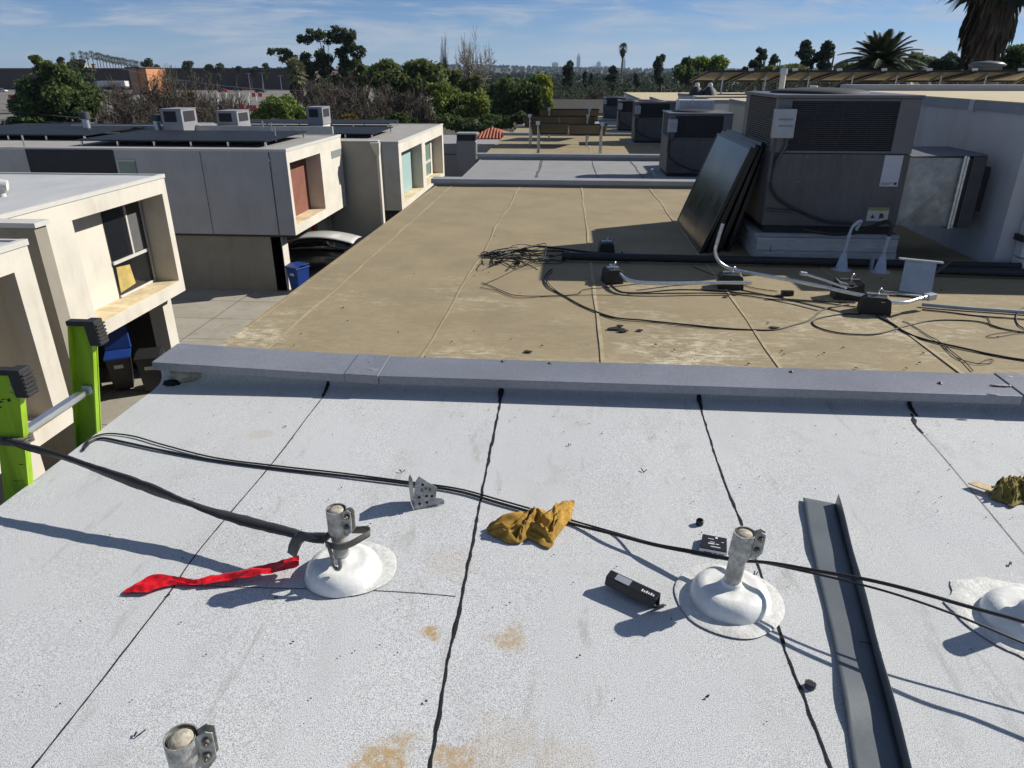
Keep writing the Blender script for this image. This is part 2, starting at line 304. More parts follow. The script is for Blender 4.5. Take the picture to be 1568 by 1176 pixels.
# ================================================================ domed posts
M_dome=mat('white_mastic',(.74,.74,.71),.27,0,.10,7,.14,14,var2=.07,vs2=45)
M_skirt_=mat('aged_mastic',(.60,.60,.575),.55,0,.16,14,.25,60,var2=.15,vs2=70)
M_pipe=mat('weathered_zinc',(.40,.40,.37),.5,.55,.45,38,.3,90,var2=.3,vs2=12)
M_pipetop=mat('dusty_cap',(.42,.38,.30),.8,.1,.4,60,.3,90)
M_bolt=mat('bolt_steel',(.20,.19,.17),.45,.8,.3,50)
def post(label,c,top,rot,dome=.125,skirt=.17,soff=(0,0),tear=0.,white=False,lean=(0,0)):
    t=thing('roof_post',label,'post',(c[0],c[1],0),'domed mounting posts on the white roof')
    seed=R.random()*50
    b=MB(); fq=lambda a,r,z:1+.06*noise.noise(V((cos(a)*1.3+seed,sin(a)*1.3,0)))+tear*max(0,noise.noise(V((cos(a)*2.2+seed,sin(a)*2.2,4))))
    b.lathe([(.02,.008),(dome*.8,.008),(skirt*.8,.0078),(skirt*.95,.007),(skirt,.0045)],(c[0]+soff[0],c[1]+soff[1],0),48,0,fq); b.build('mastic_skirt',M_skirt_,t)
    b=MB()
    def fd(a,r,z): 
        e=1+.012*noise.noise(V((cos(a)*1.6+seed,sin(a)*1.6,0)))
        if False: e-=.045*math.exp(-((((a-4.35+pi)%(2*pi))-pi)/.16)**2)   # the crease towards the viewer
        return e
    D=dome
    b.lathe([(D*1.03,.003),(D*1.02,.010),(D*.99,.024),(D*.95,.036),(D*.88,.047),(D*.79,.055),(D*.69,.0595),(D*.63,.0602),(D*.58,.0596),(D*.45,.0592),(D*.33,.060),(D*.265,.063),(D*.24,.070),(D*.225,.078),(.004,.079)],(c[0],c[1],0),64,0,fd)
    b.build('dome',M_dome,t)
    lx,ly=lean; P=lambda z:V((c[0]+lx*(z-.08),c[1]+ly*(z-.08),z))
    MB().lathe([(.0275,0),(.0275,1)],(0,0,0),28).xf(Matrix(((1,0,lx*(top-.08),c[0]),(0,1,ly*(top-.08),c[1]),(0,0,top-.08,.08),(0,0,0,1)))).build('pipe',M_dome if white else M_pipe,t)
    pt=P(top); MB().lathe([(.0275,-.012),(.0265,-.004),(.022,.002),(.012,.005),(.0005,.006)],pt,24).build('pipe_cap',M_dome if white else M_pipetop,t)
    # clamp: open collar, two tall ears and bolts
    cl=MB(); z0,z1=top-.085,top+.004; n=26; vs=[]
    for z in(z0,z1):
        for rr in(.0315,.0345):
            for j in range(n+1):
                a=rot+.32+(2*pi-.64)*j/n; q=P(z); vs.append((q.x+rr*cos(a),q.y+rr*sin(a),z))
    m1=n+1
    for j in range(n): cl_f=[(j,j+1,2*m1+j+1,2*m1+j),(m1+j+1,m1+j,3*m1+j,3*m1+j+1),(2*m1+j,2*m1+j+1,3*m1+j+1,3*m1+j),(j+1,j,m1+j,m1+j+1)]; cl.add([vs[i] for f in cl_f for i in f],[(0,1,2,3),(4,5,6,7),(8,9,10,11),(12,13,14,15)],0,False)
    d=V((cos(rot),sin(rot),0)); s=V((-sin(rot),cos(rot),0)); clamp=cl.build('clamp',M_pipe,t)
    e=MB()
    for k in(-1,1):
        o=P((z0+z1)/2)+s*(.0105*k)+d*.030
        e.slab([o+V((0,0,-.045)),o+d*.012+V((0,0,-.05)),o+d*.034+V((0,0,-.02)),o+d*.036+V((0,0,.052)),o+d*.022+V((0,0,.058)),o+V((0,0,.045))],s*.0035)
    e.build('clamp_ear',M_pipe,clamp,bevel=.001)
    for (dz,dd) in((.034,.052),(-.008,.046)):
        q=P((z0+z1)/2)+V((0,0,dz))+d*dd; bb=MB(); bb.cyl(q-s*.026,q+s*.03,.0036,n=8); bb.cyl(q-s*.020,q-s*.0125,.0085,n=6); bb.cyl(q+s*.0145,q+s*.021,.0085,n=6); bb.cyl(q-s*.0125,q-s*.0115,.011,n=14); bb.build('bolt',M_bolt,t)
    return t
p1=post('domed roof post tied with the black strap and red tape',(-.74,1.945),.262,-.35,.128,.15,(.03,.03))
p2=post('domed roof post between the black clip and the grey angle flashing',(.575,1.915),.262,-.15,.128,.178,(-.005,-.005),lean=(.09,0))
p3=post('white painted domed post on a torn skirt beside the grey angle flashing',(1.50,1.875),.20,.3,.135,.19,(-.02,.02),.45,white=True)
q=gz(277,1130,.33); p4=post('bare pipe post with cap and clamp, its dome cut off by the photo edge',(q.x,q.y),.33,.25)
# ---------------------------------------------------------------- strap, hook, tape
M_web=mat('black_webbing',(.022,.022,.024),.6,0,.25,30,.25,260,stretch=(1,1,1))
M_webg=mat('grey_webbing',(.12,.115,.10),.8,0,.25,30,.3,260)
M_rub=mat('black_rubber',(.018,.018,.018),.6,0,.25,20,.3,160)
M_alu=mat('aluminium',(.62,.63,.64),.34,.9,.10,12,.05,200)
A=gx(25,678,-2.2); B=V((-.745,1.94,0))
SP=[gv(x,y,A,B) for x,y in ((8,674),(40,684),(95,699),(150,719),(225,746),(300,775),(380,799),(440,814),(470,822),(497,824))]
def ribbon(P,w,th,ang,n=7,wn=0.):
    Q=smoothpts(P,n); b=MB(); vs=[]; k=len(Q)
    for i,p in enumerate(Q):
        t=(Q[min(i+1,k-1)]-Q[max(i-1,0)]).normalized(); s=t.cross(V((0,0,1))).normalized(); u=s.cross(t); f=i/(k-1)
        a=ang(f); ww=(w(f) if callable(w) else w)*(1+wn*noise.noise(p*25)); d1=s*cos(a)+u*sin(a); d2=-s*sin(a)+u*cos(a); tt=th(f) if callable(th) else th
        vs+=[p-d1*ww/2-d2*tt/2,p+d1*ww/2-d2*tt/2,p+d1*ww*.5+d2*tt*.5,p+d2*tt*.9,p-d1*ww*.5+d2*tt*.5]
    fs=[(i*5+j,i*5+(j+1)%5,(i+1)*5+(j+1)%5,(i+1)*5+j) for i in range(k-1) for j in range(5)]
    b.add(vs,fs,0,True); b.add(vs[:5],[(4,3,2,1,0)]); b.add(vs[-5:],[(0,1,2,3,4)]); return b
strap=thing('tie_strap','twisted black webbing strap stretched from the green ladder to the domed post','strap',(-.74,1.94,.15))
ribbon(SP,lambda f:.038-.006*sin(f*9),lambda f:.014,lambda f:.5+.9*sin(f*5.2)+.3*sin(f*17),10,.25).build('webbing',M_web,strap)
pr=lambda x,y,Y:gy(x,y,Y)
ribbon([pr(478,822,1.93),pr(470,820,1.9),pr(458,824,1.875),pr(450,838,1.86),pr(447,850,1.855)],.042,.003,lambda f:.15+.5*f,6).build('strap_tail',M_webg,strap)
lp=[V((-.775,1.905,.150)),V((-.73,1.895,.148)),V((-.69,1.905,.155)),V((-.655,1.925,.168)),V((-.635,1.95,.17)),V((-.65,1.975,.165)),V((-.69,1.985,.155)),V((-.74,1.99,.15)),V((-.775,1.965,.15)),V((-.785,1.93,.15)),V((-.77,1.902,.152))]
ribbon(lp,.026,.004,lambda f:1.45,6).build('strap_loop',M_webg,strap)
hk=[V((-.765,1.90,.16)),V((-.755,1.885,.14)),V((-.745,1.875,.115)),V((-.742,1.868,.095)),V((-.73,1.862,.082)),V((-.718,1.862,.092)),V((-.72,1.868,.12))]
MB().tube(smoothpts(hk,6),.0065,8).build('hook',M_bolt,strap)
def tape():
    P=[gz(x,y,z) for x,y,z in ((458,858,.055),(430,866,.045),(395,873,.035),(355,882,.022),(320,888,.016),(295,892,.014),(272,890,.013),(245,890,.016),(215,898,.012),(189,906,.008))]
    Q=smoothpts(P,9); k=len(Q); b=MB(); vs=[]; nv=7
    for i,p in enumerate(Q):
        f=i/(k-1); t=(Q[min(i+1,k-1)]-Q[max(i-1,0)]).normalized(); s=V((-t.y,t.x,0)).normalized()
        w=.052 if f<.48 else (.030 if f<.68 else .030+.055*min(1,(f-.68)/.14)); 
        if f>.86: w*=max(.12,(1-f)/.14*.8+.15)
        for j in range(nv):
            v=j/(nv-1)-.5; fold=.006*noise.noise(V((f*22,v*3,2)))+.0035*sin(v*9+f*9); vs.append(p+s*v*w+V((0,0,max(.006-p.z,fold+.006*(1-abs(v)*2)*sin(f*30+v*4)))))
    b.add(vs,[(i*nv+j,i*nv+j+1,(i+1)*nv+j+1,(i+1)*nv+j) for i in range(k-1) for j in range(nv-1)],0,False)
    o=b.build('marking_tape',mat('red_plastic',(.62,.006,.012),.28,0,.12,30,.2,60,spec=.6),None,(P[-1].x,P[-1].y,0),solid=.0012)
    return tag(o,'crumpled bright red plastic tape trailing from the strap end over the white roof','tape')
tape()
# ---------------------------------------------------------------- cables across the white roof
M_cab=mat('black_cable',(.010,.010,.011),.5,0,.2,40)
ca=V((.06,2.28,0)); cb_=V((1.3,1.65,0))
def flat(P,z=.008): return [gz(x,y,z) for x,y in P]
c1=flat([(128,688),(140,676),(158,671),(190,677),(250,690),(330,705),(430,718),(520,728),(620,740),(700,752),(760,769),(820,786),(880,803)])
def hang(P): return [gv(x,y,ca,cb_) for x,y in P]
h1=hang([(940,818),(1000,834),(1060,846),(1120,857),(1180,862),(1250,874),(1330,888),(1400,905),(1480,928),(1568,952),(1640,978),(1760,1010)])
h2=hang([(1000,832),(1060,843),(1120,855),(1170,862),(1250,879),(1330,898),(1400,919),(1480,948),(1568,985),(1640,1015),(1760,1060)])
fix=lambda P,z:[V((p.x,p.y,max(p.z,z))) for p in P]
o=MB().tube(smoothpts(fix(c1+h1,.008),6),.0058,8).build('power_cable',M_cab,None,(c1[0].x,c1[0].y,0)); tag(o,'thicker black cable running over the white roof under the yellow rag','cable')
c2=flat([(128,690),(138,672),(165,664),(205,668),(250,681),(330,701),(430,714),(520,724),(620,737),(700,748),(760,764),(820,781),(880,798),(940,815)])
o=MB().tube(smoothpts(fix(c2+h2,.006),6),.0038,7).build('thin_cable',M_cab,None,(c2[0].x,c2[0].y,0)); tag(o,'thinner black cable with a loop beside the ladder, drooping below the thicker one','cable')
# ---------------------------------------------------------------- galvanised bracket
M_galv=mat('galvanised',(.48,.50,.52),.36,.85,.22,25,.08,60,var2=.12,vs2=110)
M_galv0=M_galv; M_galv=mat('dull_galvanised',(.27,.29,.31),.42,.8,.35,22,.08,60,var2=.2,vs2=90)
bk=thing('metal_bracket','shiny galvanised gable shaped bracket standing on the black cables','bracket',(*gz(640,775)[:2],0))
c=gz(635,781); T=lambda x,y,z:V((c.x+x,c.y+y,z))
pR=V((.078,.034,0)); pL=V((-.036,.085,0))
def plate(d,prof,nm):
    n_=V((-d.y,d.x,0)).normalized()*.0028; b=MB(); b.slab([V((c.x,c.y,0))+d*u+V((0,0,z)) for u,z in prof],n_); return b.build(nm,M_galv,bk,bevel=.0006)
plate(pR,[(0,.002),(1,.002),(1.05,.05),(1.12,.085),(.30,.150),(.12,.128),(.02,.075)],'face_plate')
plate(pL,[(-.03,.002),(.75,.002),(1.0,.05),(.95,.10),(.55,.135),(-.02,.142),(-.04,.075)],'side_plate')
b=MB(); b.slab([T(.0,0,.001),T(.085,.03,.001),T(.10,.085,.001),T(.01,.09,.001)],(0,0,.003)); b.build('base_plate',M_galv,bk)
b=MB(); b.slab([T(.082,.034,.004),T(.112,.045,.004),T(.112,.045,.022),T(.082,.034,.03)],(.0,.003,0)); b.build('base_tab',M_galv,bk)
M_hole=mat('dark_hole',(.01,.01,.012),.9); nR=V((pR.y,-pR.x,0)).normalized()
for (u,z) in ((.25,.025),(.6,.025),(.25,.055),(.6,.055),(.85,.05),(.45,.11)):
    q=V((c.x,c.y,z))+pR*u; MB().cyl(q+nR*.0008,q-nR*.001,.006,n=12).build('slot',M_hole,bk)
for (u,z) in ((.62,.088),(.80,.082),(.42,.085)):
    q=V((c.x,c.y,z))+pR*u; MB().cyl(q+nR*.009,q-nR*.004,.0058,n=6).build('bolt',M_bolt,bk)
M_galv=M_galv0
# ---------------------------------------------------------------- rags
M_rag=mat('mustard_cloth',(.44,.255,.045),.95,0,.35,12,.6,420,var2=.25,vs2=45)
M_rag2=mat('olive_cloth',(.27,.22,.06),.95,0,.4,14,.6,420,var2=.25,vs2=45)
def rag(name,label,upper,lower,H,seed,m,nu=110,nv=46):
    U=smoothpts([gz(x,y) for x,y in upper],12); Lw=smoothpts([gz(x,y) for x,y in lower],12)
    def samp(P,u): k=u*(len(P)-1); i=min(int(k),len(P)-2); return lerp(P[i],P[i+1],k-i)
    def fn(u,v):
        p=lerp(samp(Lw,u),samp(U,u),v); e=min(1,4*min(v,1-v)+.0)*min(1,8*min(u,1-u)+.05)
        q=V((u*5.2,v*2.2,seed)); w=V((noise.noise(q*.8),noise.noise(q*.8+V((9,1,2))),0))
        r1=1-abs(noise.noise(V((u*4.2+w.x*.9,v*3.4+w.y*.9+u*1.5,seed)))*2); r2=1-abs(noise.noise(V((u*9+w.y*1.4,v*6.5-u*2+w.x,seed+3)))*2); r3=noise.noise(V((u*22,v*14,seed+5)))
        z=.006+H*e**.7*(.15+.60*max(0,r1)**1.8+.34*max(0,r2)**1.5+.06*r3)+.004*(1-e)*max(0,noise.noise(V((u*14,v*5,seed))))
        off=V((noise.noise(V((u*7,v*6,seed+11))),noise.noise(V((u*7,v*6,seed+17))),0))*.012
        return V((p.x+off.x,p.y+off.y,z))
    b=MB(); b.grid(fn,nu,nv); c=U[len(U)//2]
    o=b.build(name,m,None,(c.x,c.y,0),solid=.0025); return tag(o,label,'rag')
rag('cloth_rag','crumpled mustard yellow rag lying over the black cables',[(747,812),(780,797),(808,790),(822,783),(838,790),(856,775),(880,768)],[(747,816),(770,828),(796,834),(812,828),(842,842),(850,824),(874,802)],.050,3.3,M_rag)
rag('cloth_rag','olive brown crumpled rag with a twisted pale end by the photo edge',[(1515,752),(1530,742),(1545,737),(1560,738),(1600,735),(1640,745)],[(1515,765),(1535,772),(1550,778),(1570,772),(1600,776),(1640,768)],.055,8.1,M_rag2)
wp=gz(1485,741,.02); wq=gz(1524,752,.025)
b=MB(); b.slab([gz(1482,741,.016),gz(1496,738,.018),gz(1530,749,.02),gz(1530,757,.02),gz(1500,748,.018)],(0,0,.005)); o=b.build('wood_shim',mat('pale_wood',(.55,.42,.25),.8,0,.2,40,.2,60),None,(wp.x,wp.y,.016)); tag(o,'pale wooden shim sticking out from under the olive rag','shim')
# ---------------------------------------------------------------- small things on the white roof
M_blk=mat('black_plastic',(.014,.014,.017),.4,0,.15,30)
M_paper=mat('white_print',(.62,.63,.66),.6,0,.05)
c=gz(968,915); rz=Matrix.Rotation(radians(-33),3,'Z'); T=lambda x,y,z:V((c.x,c.y,0))+rz@V((x,y,z))
clp=thing('panel_clip','black plastic channel with a white sticker, open side down, on the white roof','clip',(c.x,c.y,0))
b=MB(); L_=.092
b.slab([T(-L_,-.02,.052),T(L_,-.02,.046),T(L_,.012,.052),T(-L_,.012,.058)],(0,0,.004)); b.slab([T(-L_,.012,.002),T(L_,.012,.002),T(L_,.012,.056),T(-L_,.012,.06)],rz@V((0,.003,0)))
b.slab([T(-L_,-.02,.053),T(L_,-.02,.047),T(L_,-.028,.022),T(-L_,-.028,.026)],rz@V((0,.002,.001))); b.build('channel',M_blk,clp,bevel=.0012)
b=MB(); b.slab([T(-.062,-.017,.0567),T(-.008,-.017,.055),T(-.008,.008,.0595),T(-.062,.008,.061)],(0,0,.0012)); b.build('sticker',mat('grey_sticker',(.30,.31,.36),.5),clp)
for k in range(6):
    x=.035+k*.008; h=.007 if k%2 else .010
    b=MB(); b.slab([T(x,-.012,.0535),T(x+.005,-.012,.0533),T(x+.005,-.012+h,.0548),T(x,-.012+h,.055)],(0,0,.001)); b.build('print',M_paper,clp)
b=MB(); b.slab([T(L_-.012,-.028,.022),T(L_,-.028,.022),T(L_+.018,.03,.004),T(L_+.006,.03,.002)],(0,0,.003)); b.build('end_tab',M_blk,clp)
c=gz(1091,842); rz=Matrix.Rotation(radians(-14),3,'Z'); T=lambda x,y,z:V((c.x,c.y,0))+rz@V((x,y,z))
bx=thing('carton','small flat black carton with white print lying behind a domed post','carton',(c.x,c.y,0))
b=MB(); b.slab([T(-.045,-.028,.002),T(.05,-.028,.002),T(.045,.055,.002),T(-.042,.055,.002)],(0,0,.022)); b.build('lid',M_blk,bx,bevel=.001)
b=MB(); b.slab([T(-.046,-.0285,.001),T(.051,-.0285,.001),T(.051,-.0285,.019),T(-.046,-.0285,.019)],rz@V((0,-.001,0))); b.build('side_label',M_paper,bx)
for i,(x,y,w,h) in enumerate(((-.02,.03,.02,.003),(.005,.038,.008,.012),(-.012,.012,.016,.003),(-.018,0,.022,.006),(.008,.002,.012,.004),(-.008,-.016,.034,.004),(.028,.02,.008,.003))):
    b=MB(); b.slab([T(x,y,.0242),T(x+w,y,.0242),T(x+w,y+h,.0242),T(x,y+h,.0242)],(0,0,.0007)); b.build('print',M_paper,bx)
for (x,w) in((-.03,.03),(.005,.012),(.022,.02)):
    b=MB(); b.slab([T(x,-.0297,.006),T(x+w,-.0297,.006),T(x+w,-.0297,.009),T(x,-.0297,.009)],rz@V((0,-.0006,0))); b.build('print',M_blk,bx)
c=gz(1071,803); b=MB(); b.lathe([(.004,.001),(.0135,.001),(.0145,.004),(.0145,.018),(.0125,.022),(.0115,.02),(.0115,.006),(.001,.006)],(c.x,c.y,0),20); o=b.build('pipe_plug',M_blk,None,(c.x,c.y,0)); tag(o,'small round black plastic cap lying upslope of the black carton','cap')
c=gz(1240,1052); b=MB(); b.lathe([(.0145,.001),(.0155,.004),(.0150,.010),(.0125,.014),(.0005,.0155)],(c.x,c.y,0),20)
for k in range(-3,4): x=k*.0042; h=sqrt(max(0,.0138**2-x*x)); b.obox((c.x+x,c.y,.0152),(.0018,h*2,.003),Matrix.Rotation(.25,3,'Z'))
o=b.build('ridged_plug',mat('grey_rubber',(.06,.06,.06),.6,0,.3,40),None,(c.x,c.y,0)); tag(o,'tiny ridged grey plug beside the tar line past the domed post','plug')
# ---------------------------------------------------------------- loose angle flashing
M_flash=mat('flashing_metal',(.135,.152,.163),.38,.2,.12,4,.05,12,var2=.05,vs2=90)
fl=thing('angle_flashing','long loose grey metal angle flashing lying on the white roof','flashing',(1.0,1.8,0))
a0=gz(1229,764,.004); a1=gz(1309,1178,.004); a1=a0+(a1-a0)*1.25; b0=gz(1279,772,.004); b1=gz(1383,1178,.004); b1=b0+(b1-b0)*1.25
def fb(u,v):
    p=lerp(lerp(a0,a1,v),lerp(b0,b1,v),u); w=.010*sin(v*13)*(1-u)+.006*sin(v*29+1)*(1-u); return V((p.x-.006*sin(v*9)*(1-u),p.y,.006+max(0,w)*.9))
b=MB(); b.grid(fb,8,40); b.build('base_leg',M_flash,fl,solid=.0016)
def fv(u,v):
    p=lerp(b0,b1,v); return V((p.x+.004*u+.002*sin(v*20)*u,p.y+.0*u,.005+.048*u))
b=MB(); b.grid(fv,4,40); b.build('upright_leg',M_flash,fl,solid=.0016)
c=fb(.86,.52); MB().tube([c+V((-.02,.004,.008)),c+V((-.005,.0,.010)),c+V((.012,-.003,.008))],.0016,5).build('zip_tie',M_rub,fl)
# ---------------------------------------------------------------- grit and scraps
b=MB()
for _ in range(240):
    x=R.uniform(-2.1,2.4); y=R.uniform(.9,3.35); s=R.uniform(.0012,.0032)*(2.2 if R.random()<.06 else 1); a=R.random()*6; n_=R.randint(3,6)
    b.slab([(x+s*cos(a+k*2*pi/n_)*R.uniform(.5,1.7),y+s*sin(a+k*2*pi/n_)*R.uniform(.4,1.2),.005) for k in range(n_)],(0,0,.002))
for (px,py,l_) in ((205,1128,.03),(870,682,.014),(985,722,.02),(615,722,.016),(1155,880,.02),(1080,1068,.012),(420,916,.008),(1545,865,.018)):
    p=gz(px,py,.006); b.bar(p,p+V((R.uniform(-1,1)*l_,R.uniform(.4,1)*l_,.004)),.004,.002); b.bar(p+V((.006,0,0)),p+V((.006+l_*.5,l_*.7,.003)),.003,.002)
o=b.build('debris',M_tar); tag(o,'dark specks of grit and bitumen scattered over the white roof','grit',kind='stuff')
# ================================================================ ladder
M_green=mat('green_fibreglass',(.235,.40,.012),.45,0,.20,7,.12,90,stretch=(1,1,.08),var2=.22,vs2=26)
ld=thing('ladder','lime green fibreglass extension ladder with black end caps leaning on the roof edge','ladder',(-2.3,2.6,-5.8))
def lean(z): return -2.235+.20*z       # x of the rail's inner edge at height z
def rail(y,ztop,flip):
    b=MB(); z0=-5.8
    for (x0,x1,y0,y1) in ((-.115,0,0,.006),(-.008,0,0.006*flip,.032*flip),(-.115,-.107,.006*flip,.032*flip)):
        ya,yb=sorted((y+y0,y+y1))
        b.hexa([(lean(z0)+x0,ya,z0),(lean(z0)+x1,ya,z0),(lean(z0)+x1,yb,z0),(lean(z0)+x0,yb,z0),(lean(ztop)+x0,ya,ztop),(lean(ztop)+x1,ya,ztop),(lean(ztop)+x1,yb,ztop),(lean(ztop)+x0,yb,ztop)])
    r=b.build('rail',M_green,ld)
    b=MB(); xt=lean(ztop); ya,yb=sorted((y-.006*flip,y+.036*flip))
    b.box(xt-.12,xt+.006,ya,yb,ztop-.012,ztop+.012); b.build('end_cap',M_rub,r,bevel=.004)
    b=MB(); b.hexa([(xt-.022,ya-.012,ztop-.10),(xt+.03,ya-.012,ztop-.10),(xt+.03,yb+.012,ztop-.10),(xt-.022,yb+.012,ztop-.10),(xt-.03,ya-.010,ztop+.016),(xt+.022,ya-.010,ztop+.016),(xt+.022,yb+.010,ztop+.016),(xt-.03,yb+.010,ztop+.016)])
    for k in range(6): b.box(xt+.0285,xt+.034,ya-.01,yb+.01,ztop-.094+k*.017,ztop-.084+k*.017)
    b.build('bumper',M_rub,r,bevel=.006)
YN,YF=2.40,2.905
M_scuff=mat('scuff',(.02,.03,.01),.8)
rail(YN,.52,1); rail(YF,.56,-1)
for (dx,z_,w,h) in ((-.10,.385,.03,.012),(-.075,.40,.02,.006),(-.05,.392,.014,.018),(-.09,.362,.012,.01),(-.03,.10,.02,.006),(-.06,.02,.05,.004)):
    x=lean(z_)+dx; b=MB(); b.slab([(x,YN-.0012,z_),(x+w,YN-.0012,z_+.004),(x+w*.8,YN-.0012,z_+h),(x-w*.1,YN-.0012,z_+h*.7)],(0,.001,0)); b.build('scuff_mark',M_scuff,ld)
for (y_,z_) in ((YF-.001,.50),(YF-.001,.47),(YN-.001,.46),(YN-.001,.43)):
    MB().cyl((lean(z_)-.03,y_,z_),(lean(z_)-.03,y_-.004,z_),.006,n=8).build('rivet',M_alu,ld)
z=.215
while z>-5.6:
    x=lean(z)-.05; b=MB(); b.lathe([(.019,0),(.019,1)],(0,0,0),16).xf(Matrix(((.9,.0,0,x),(0,0,YF-YN-.012,YN+.006),(0,1,0,z),(0,0,0,1)))); b.box(x-.018,x+.018,YN+.01,YF-.01,z+.009,z+.0185)
    g=b.build('rung',M_alu,ld)
    for yy,k in((YF,-1),(YN,1)):
        b=MB(); b.slab([(x-.03,yy+.007*k-.001,z-.02),(x+.03,yy+.007*k-.001,z-.02),(x+.024,yy+.007*k-.001,z+.028),(x-.024,yy+.007*k-.001,z+.028)],(0,.004*k,0)); b.cyl((x+.034,yy+.008*k,z),(x+.034,yy+.014*k,z),.005,n=8); b.build('rung_plate',M_alu,g)
    z-=.305
pw=SP[1]; b=MB()
for k in range(3): b.tube([V((lean(pw.z)-.12,YN-.006,pw.z+.012*k-.012)),V((lean(pw.z)+.008,YN-.008,pw.z+.012*k-.014)),V((lean(pw.z)+.010,YN+.036,pw.z+.012*k-.012)),V((lean(pw.z)-.12,YN+.036,pw.z+.012*k-.01)),V((lean(pw.z)-.12,YN-.006,pw.z+.012*k-.012))],.0085,6)
b.build('strap_wrap',M_webg,strap)
# ================================================================ the tan roof and its house
def tan_mat(name,base,light,dark):
    t=NT(name,.9)
    n1=t.noise(2.2,6,.65); st=t.noise(4.2,7,.75,t.mp((.8,1.7,1)),.8); fine=t.noise(130,2,.8); sp=t.noise(20,5,.75,t.mp((.6,1.4,1)))
    sep=t.N.new('ShaderNodeSeparateXYZ'); t.L.new(t.tc.outputs['Object'],sep.inputs[0])
    near=t.rng(sep.outputs[1],-1.0,-3.3,.0,1.)
    c=t.mix(t.rng(n1,.35,.68),base,dark)
    c=t.mix(t.math('MULTIPLY',t.rng(fine,.35,.7),.35),c,tuple(x*.55 for x in base))
    msk=t.rng(t.noise(.95,3,.55,t.mp((1,1,1),(0,0,0),(2.2,5.1,0))),.44,.62,.12,1.)
    worn=t.math('MULTIPLY',t.math('MULTIPLY',msk,t.rng(t.math('ADD',st,t.math('MULTIPLY',near,.11)),.53,.64)),t.rng(sp,.42,.6)); worn=t.math('MULTIPLY',worn,1.0); c=t.mix(t.math('MULTIPLY',worn,t.math('ADD',t.math('MULTIPLY',near,1.0),.20)),c,light)
    c=t.mix(t.math('MULTIPLY',t.rng(t.noise(1.6,5,.7,t.mp((1,2.2,1),(0,0,0),(4,7,0))),.60,.72),.4),c,tuple(x*.5 for x in base))
    return t.out(c,t.math('ADD',fine,st),.45,.008)
M_tan=tan_mat('tan_granules',(.335,.268,.157),(.62,.56,.42),(.262,.208,.122))
M_greyroof=tan_mat('grey_granules',(.30,.30,.30),(.38,.38,.37),(.25,.25,.255))
M_seam=mat('lap_line',(.385,.312,.188),.9,0,.2,12)
M_darkseam=mat('dark_lap',(.10,.10,.10),.9,0,.2,12)
M_wallg=stucco('grey_stucco',(.36,.36,.36))
M_coplight=mat('coping_grey',(.33,.34,.35),.5,.2,.1,4)
def unit(label,y0,y1,z,xl0,xl1,m,seams,sm,xr=3.9):
    t=thing('townhouse',label,'building',(0,(y0+y1)/2,-5.8),'terraced townhouses stepping away in a row')
    b=MB(); b.v=[]; ny=40; nxx=30
    b.grid(lambda u,v:V((lerp(lerp(xl0,xl1,v),9,u),lerp(y0,y1,v),z+.004*noise.noise(V((u*14,v*9,y0))))),nxx,ny); b.build('roof',m,t)
    b=MB(); b.hexa([(xl0+.02,y0,-5.8),(9,y0,-5.8),(9,y1,-5.8),(xl1+.02,y1,-5.8),(xl0+.02,y0,z-.03),(9,y0,z-.03),(9,y1,z-.03),(xl1+.02,y1,z-.03)]); b.build('wall',M_wallg,t)
    b=MB(); b.hexa([(xl0-.01,y0,z-.08),(xl0+.0,y0,z-.08),(xl1+.0,y1,z-.08),(xl1-.01,y1,z-.08),(xl0-.01,y0,z+.008),(xl0+.018,y0,z+.008),(xl1+.018,y1,z+.008),(xl1-.01,y1,z+.008)]); b.build('roof_edge',m,t)
    for (xa,xb,w) in seams:
        b=MB(); n_=26; vs=[]
        for i in range(n_+1):
            f=i/n_; x=lerp(xa,xb,f)+.03*noise.noise(V((f*6,xa,1)))+.012*noise.noise(V((f*17,xa,4))); y=lerp(y0+.02,y1-.02,f); ww=w*(.5+.9*R.random()); vs+=[(x-ww/2,y,z+.0055),(x+ww/2,y,z+.006)]
        b.add(vs,[(2*i,2*i+1,2*i+3,2*i+2) for i in range(n_)]); b.build('lap_seam',sm,t)
    return t
u1=unit('townhouse under the tan roof that holds the leaning panels and the cable tangle',3.70,11.06,0,-2.18,-2.02,M_tan,[(-1.86,-1.775,.022),(-.86,-.73,.02),(.25,.19,.022),(1.28,1.22,.02),(2.3,2.25,.02)],M_seam)
u2=unit('townhouse under the plain grey roof past the tan one',11.30,18.3,-.4,-2.2,-2.2,M_greyroof,[(-.62,-.68,.05),(.62,.55,.02),(1.55,1.5,.03)],M_darkseam)
u3=unit('townhouse whose tan roof carries the tilted panel racks',18.55,26.3,-.45,-2.28,-2.28,M_tan,[(-.9,-.9,.03),(.6,.6,.03)],M_seam)
u4=unit('townhouse with a flat tan roof just past the tilted racks',26.5,33.6,-.7,-2.35,-2.35,M_tan,[(.3,.3,.04)],M_seam)
u5=unit('townhouse far down the row behind the panel racks',33.8,41.2,-.85,-2.4,-2.4,M_greyroof,[(.3,.3,.04)],M_darkseam)
u6=unit('last townhouse of the row before the trees',41.4,49,-1.0,-2.4,-2.4,M_tan,[(.3,.3,.04)],M_seam)
def cap(label,y0,y1,zt,zb,x0,x1=9,m=None,fh=.07):
    t=thing('parapet_wall',label,'wall',((x0+x1)/2,y0,zb)); m=m or M_coplight
    MB().box(x0+.03,x1,y0+.03,y1-.03,zb-.3,zt-.02).build('wall_core',M_wallg,t)
    MB().box(x0,x1,y0,y1,zt-fh,zt).build('coping',m,t,bevel=.005)
cap('low grey capped wall at the far end of the tan roof',11.04,11.30,.105,0,-2.10,3.9)
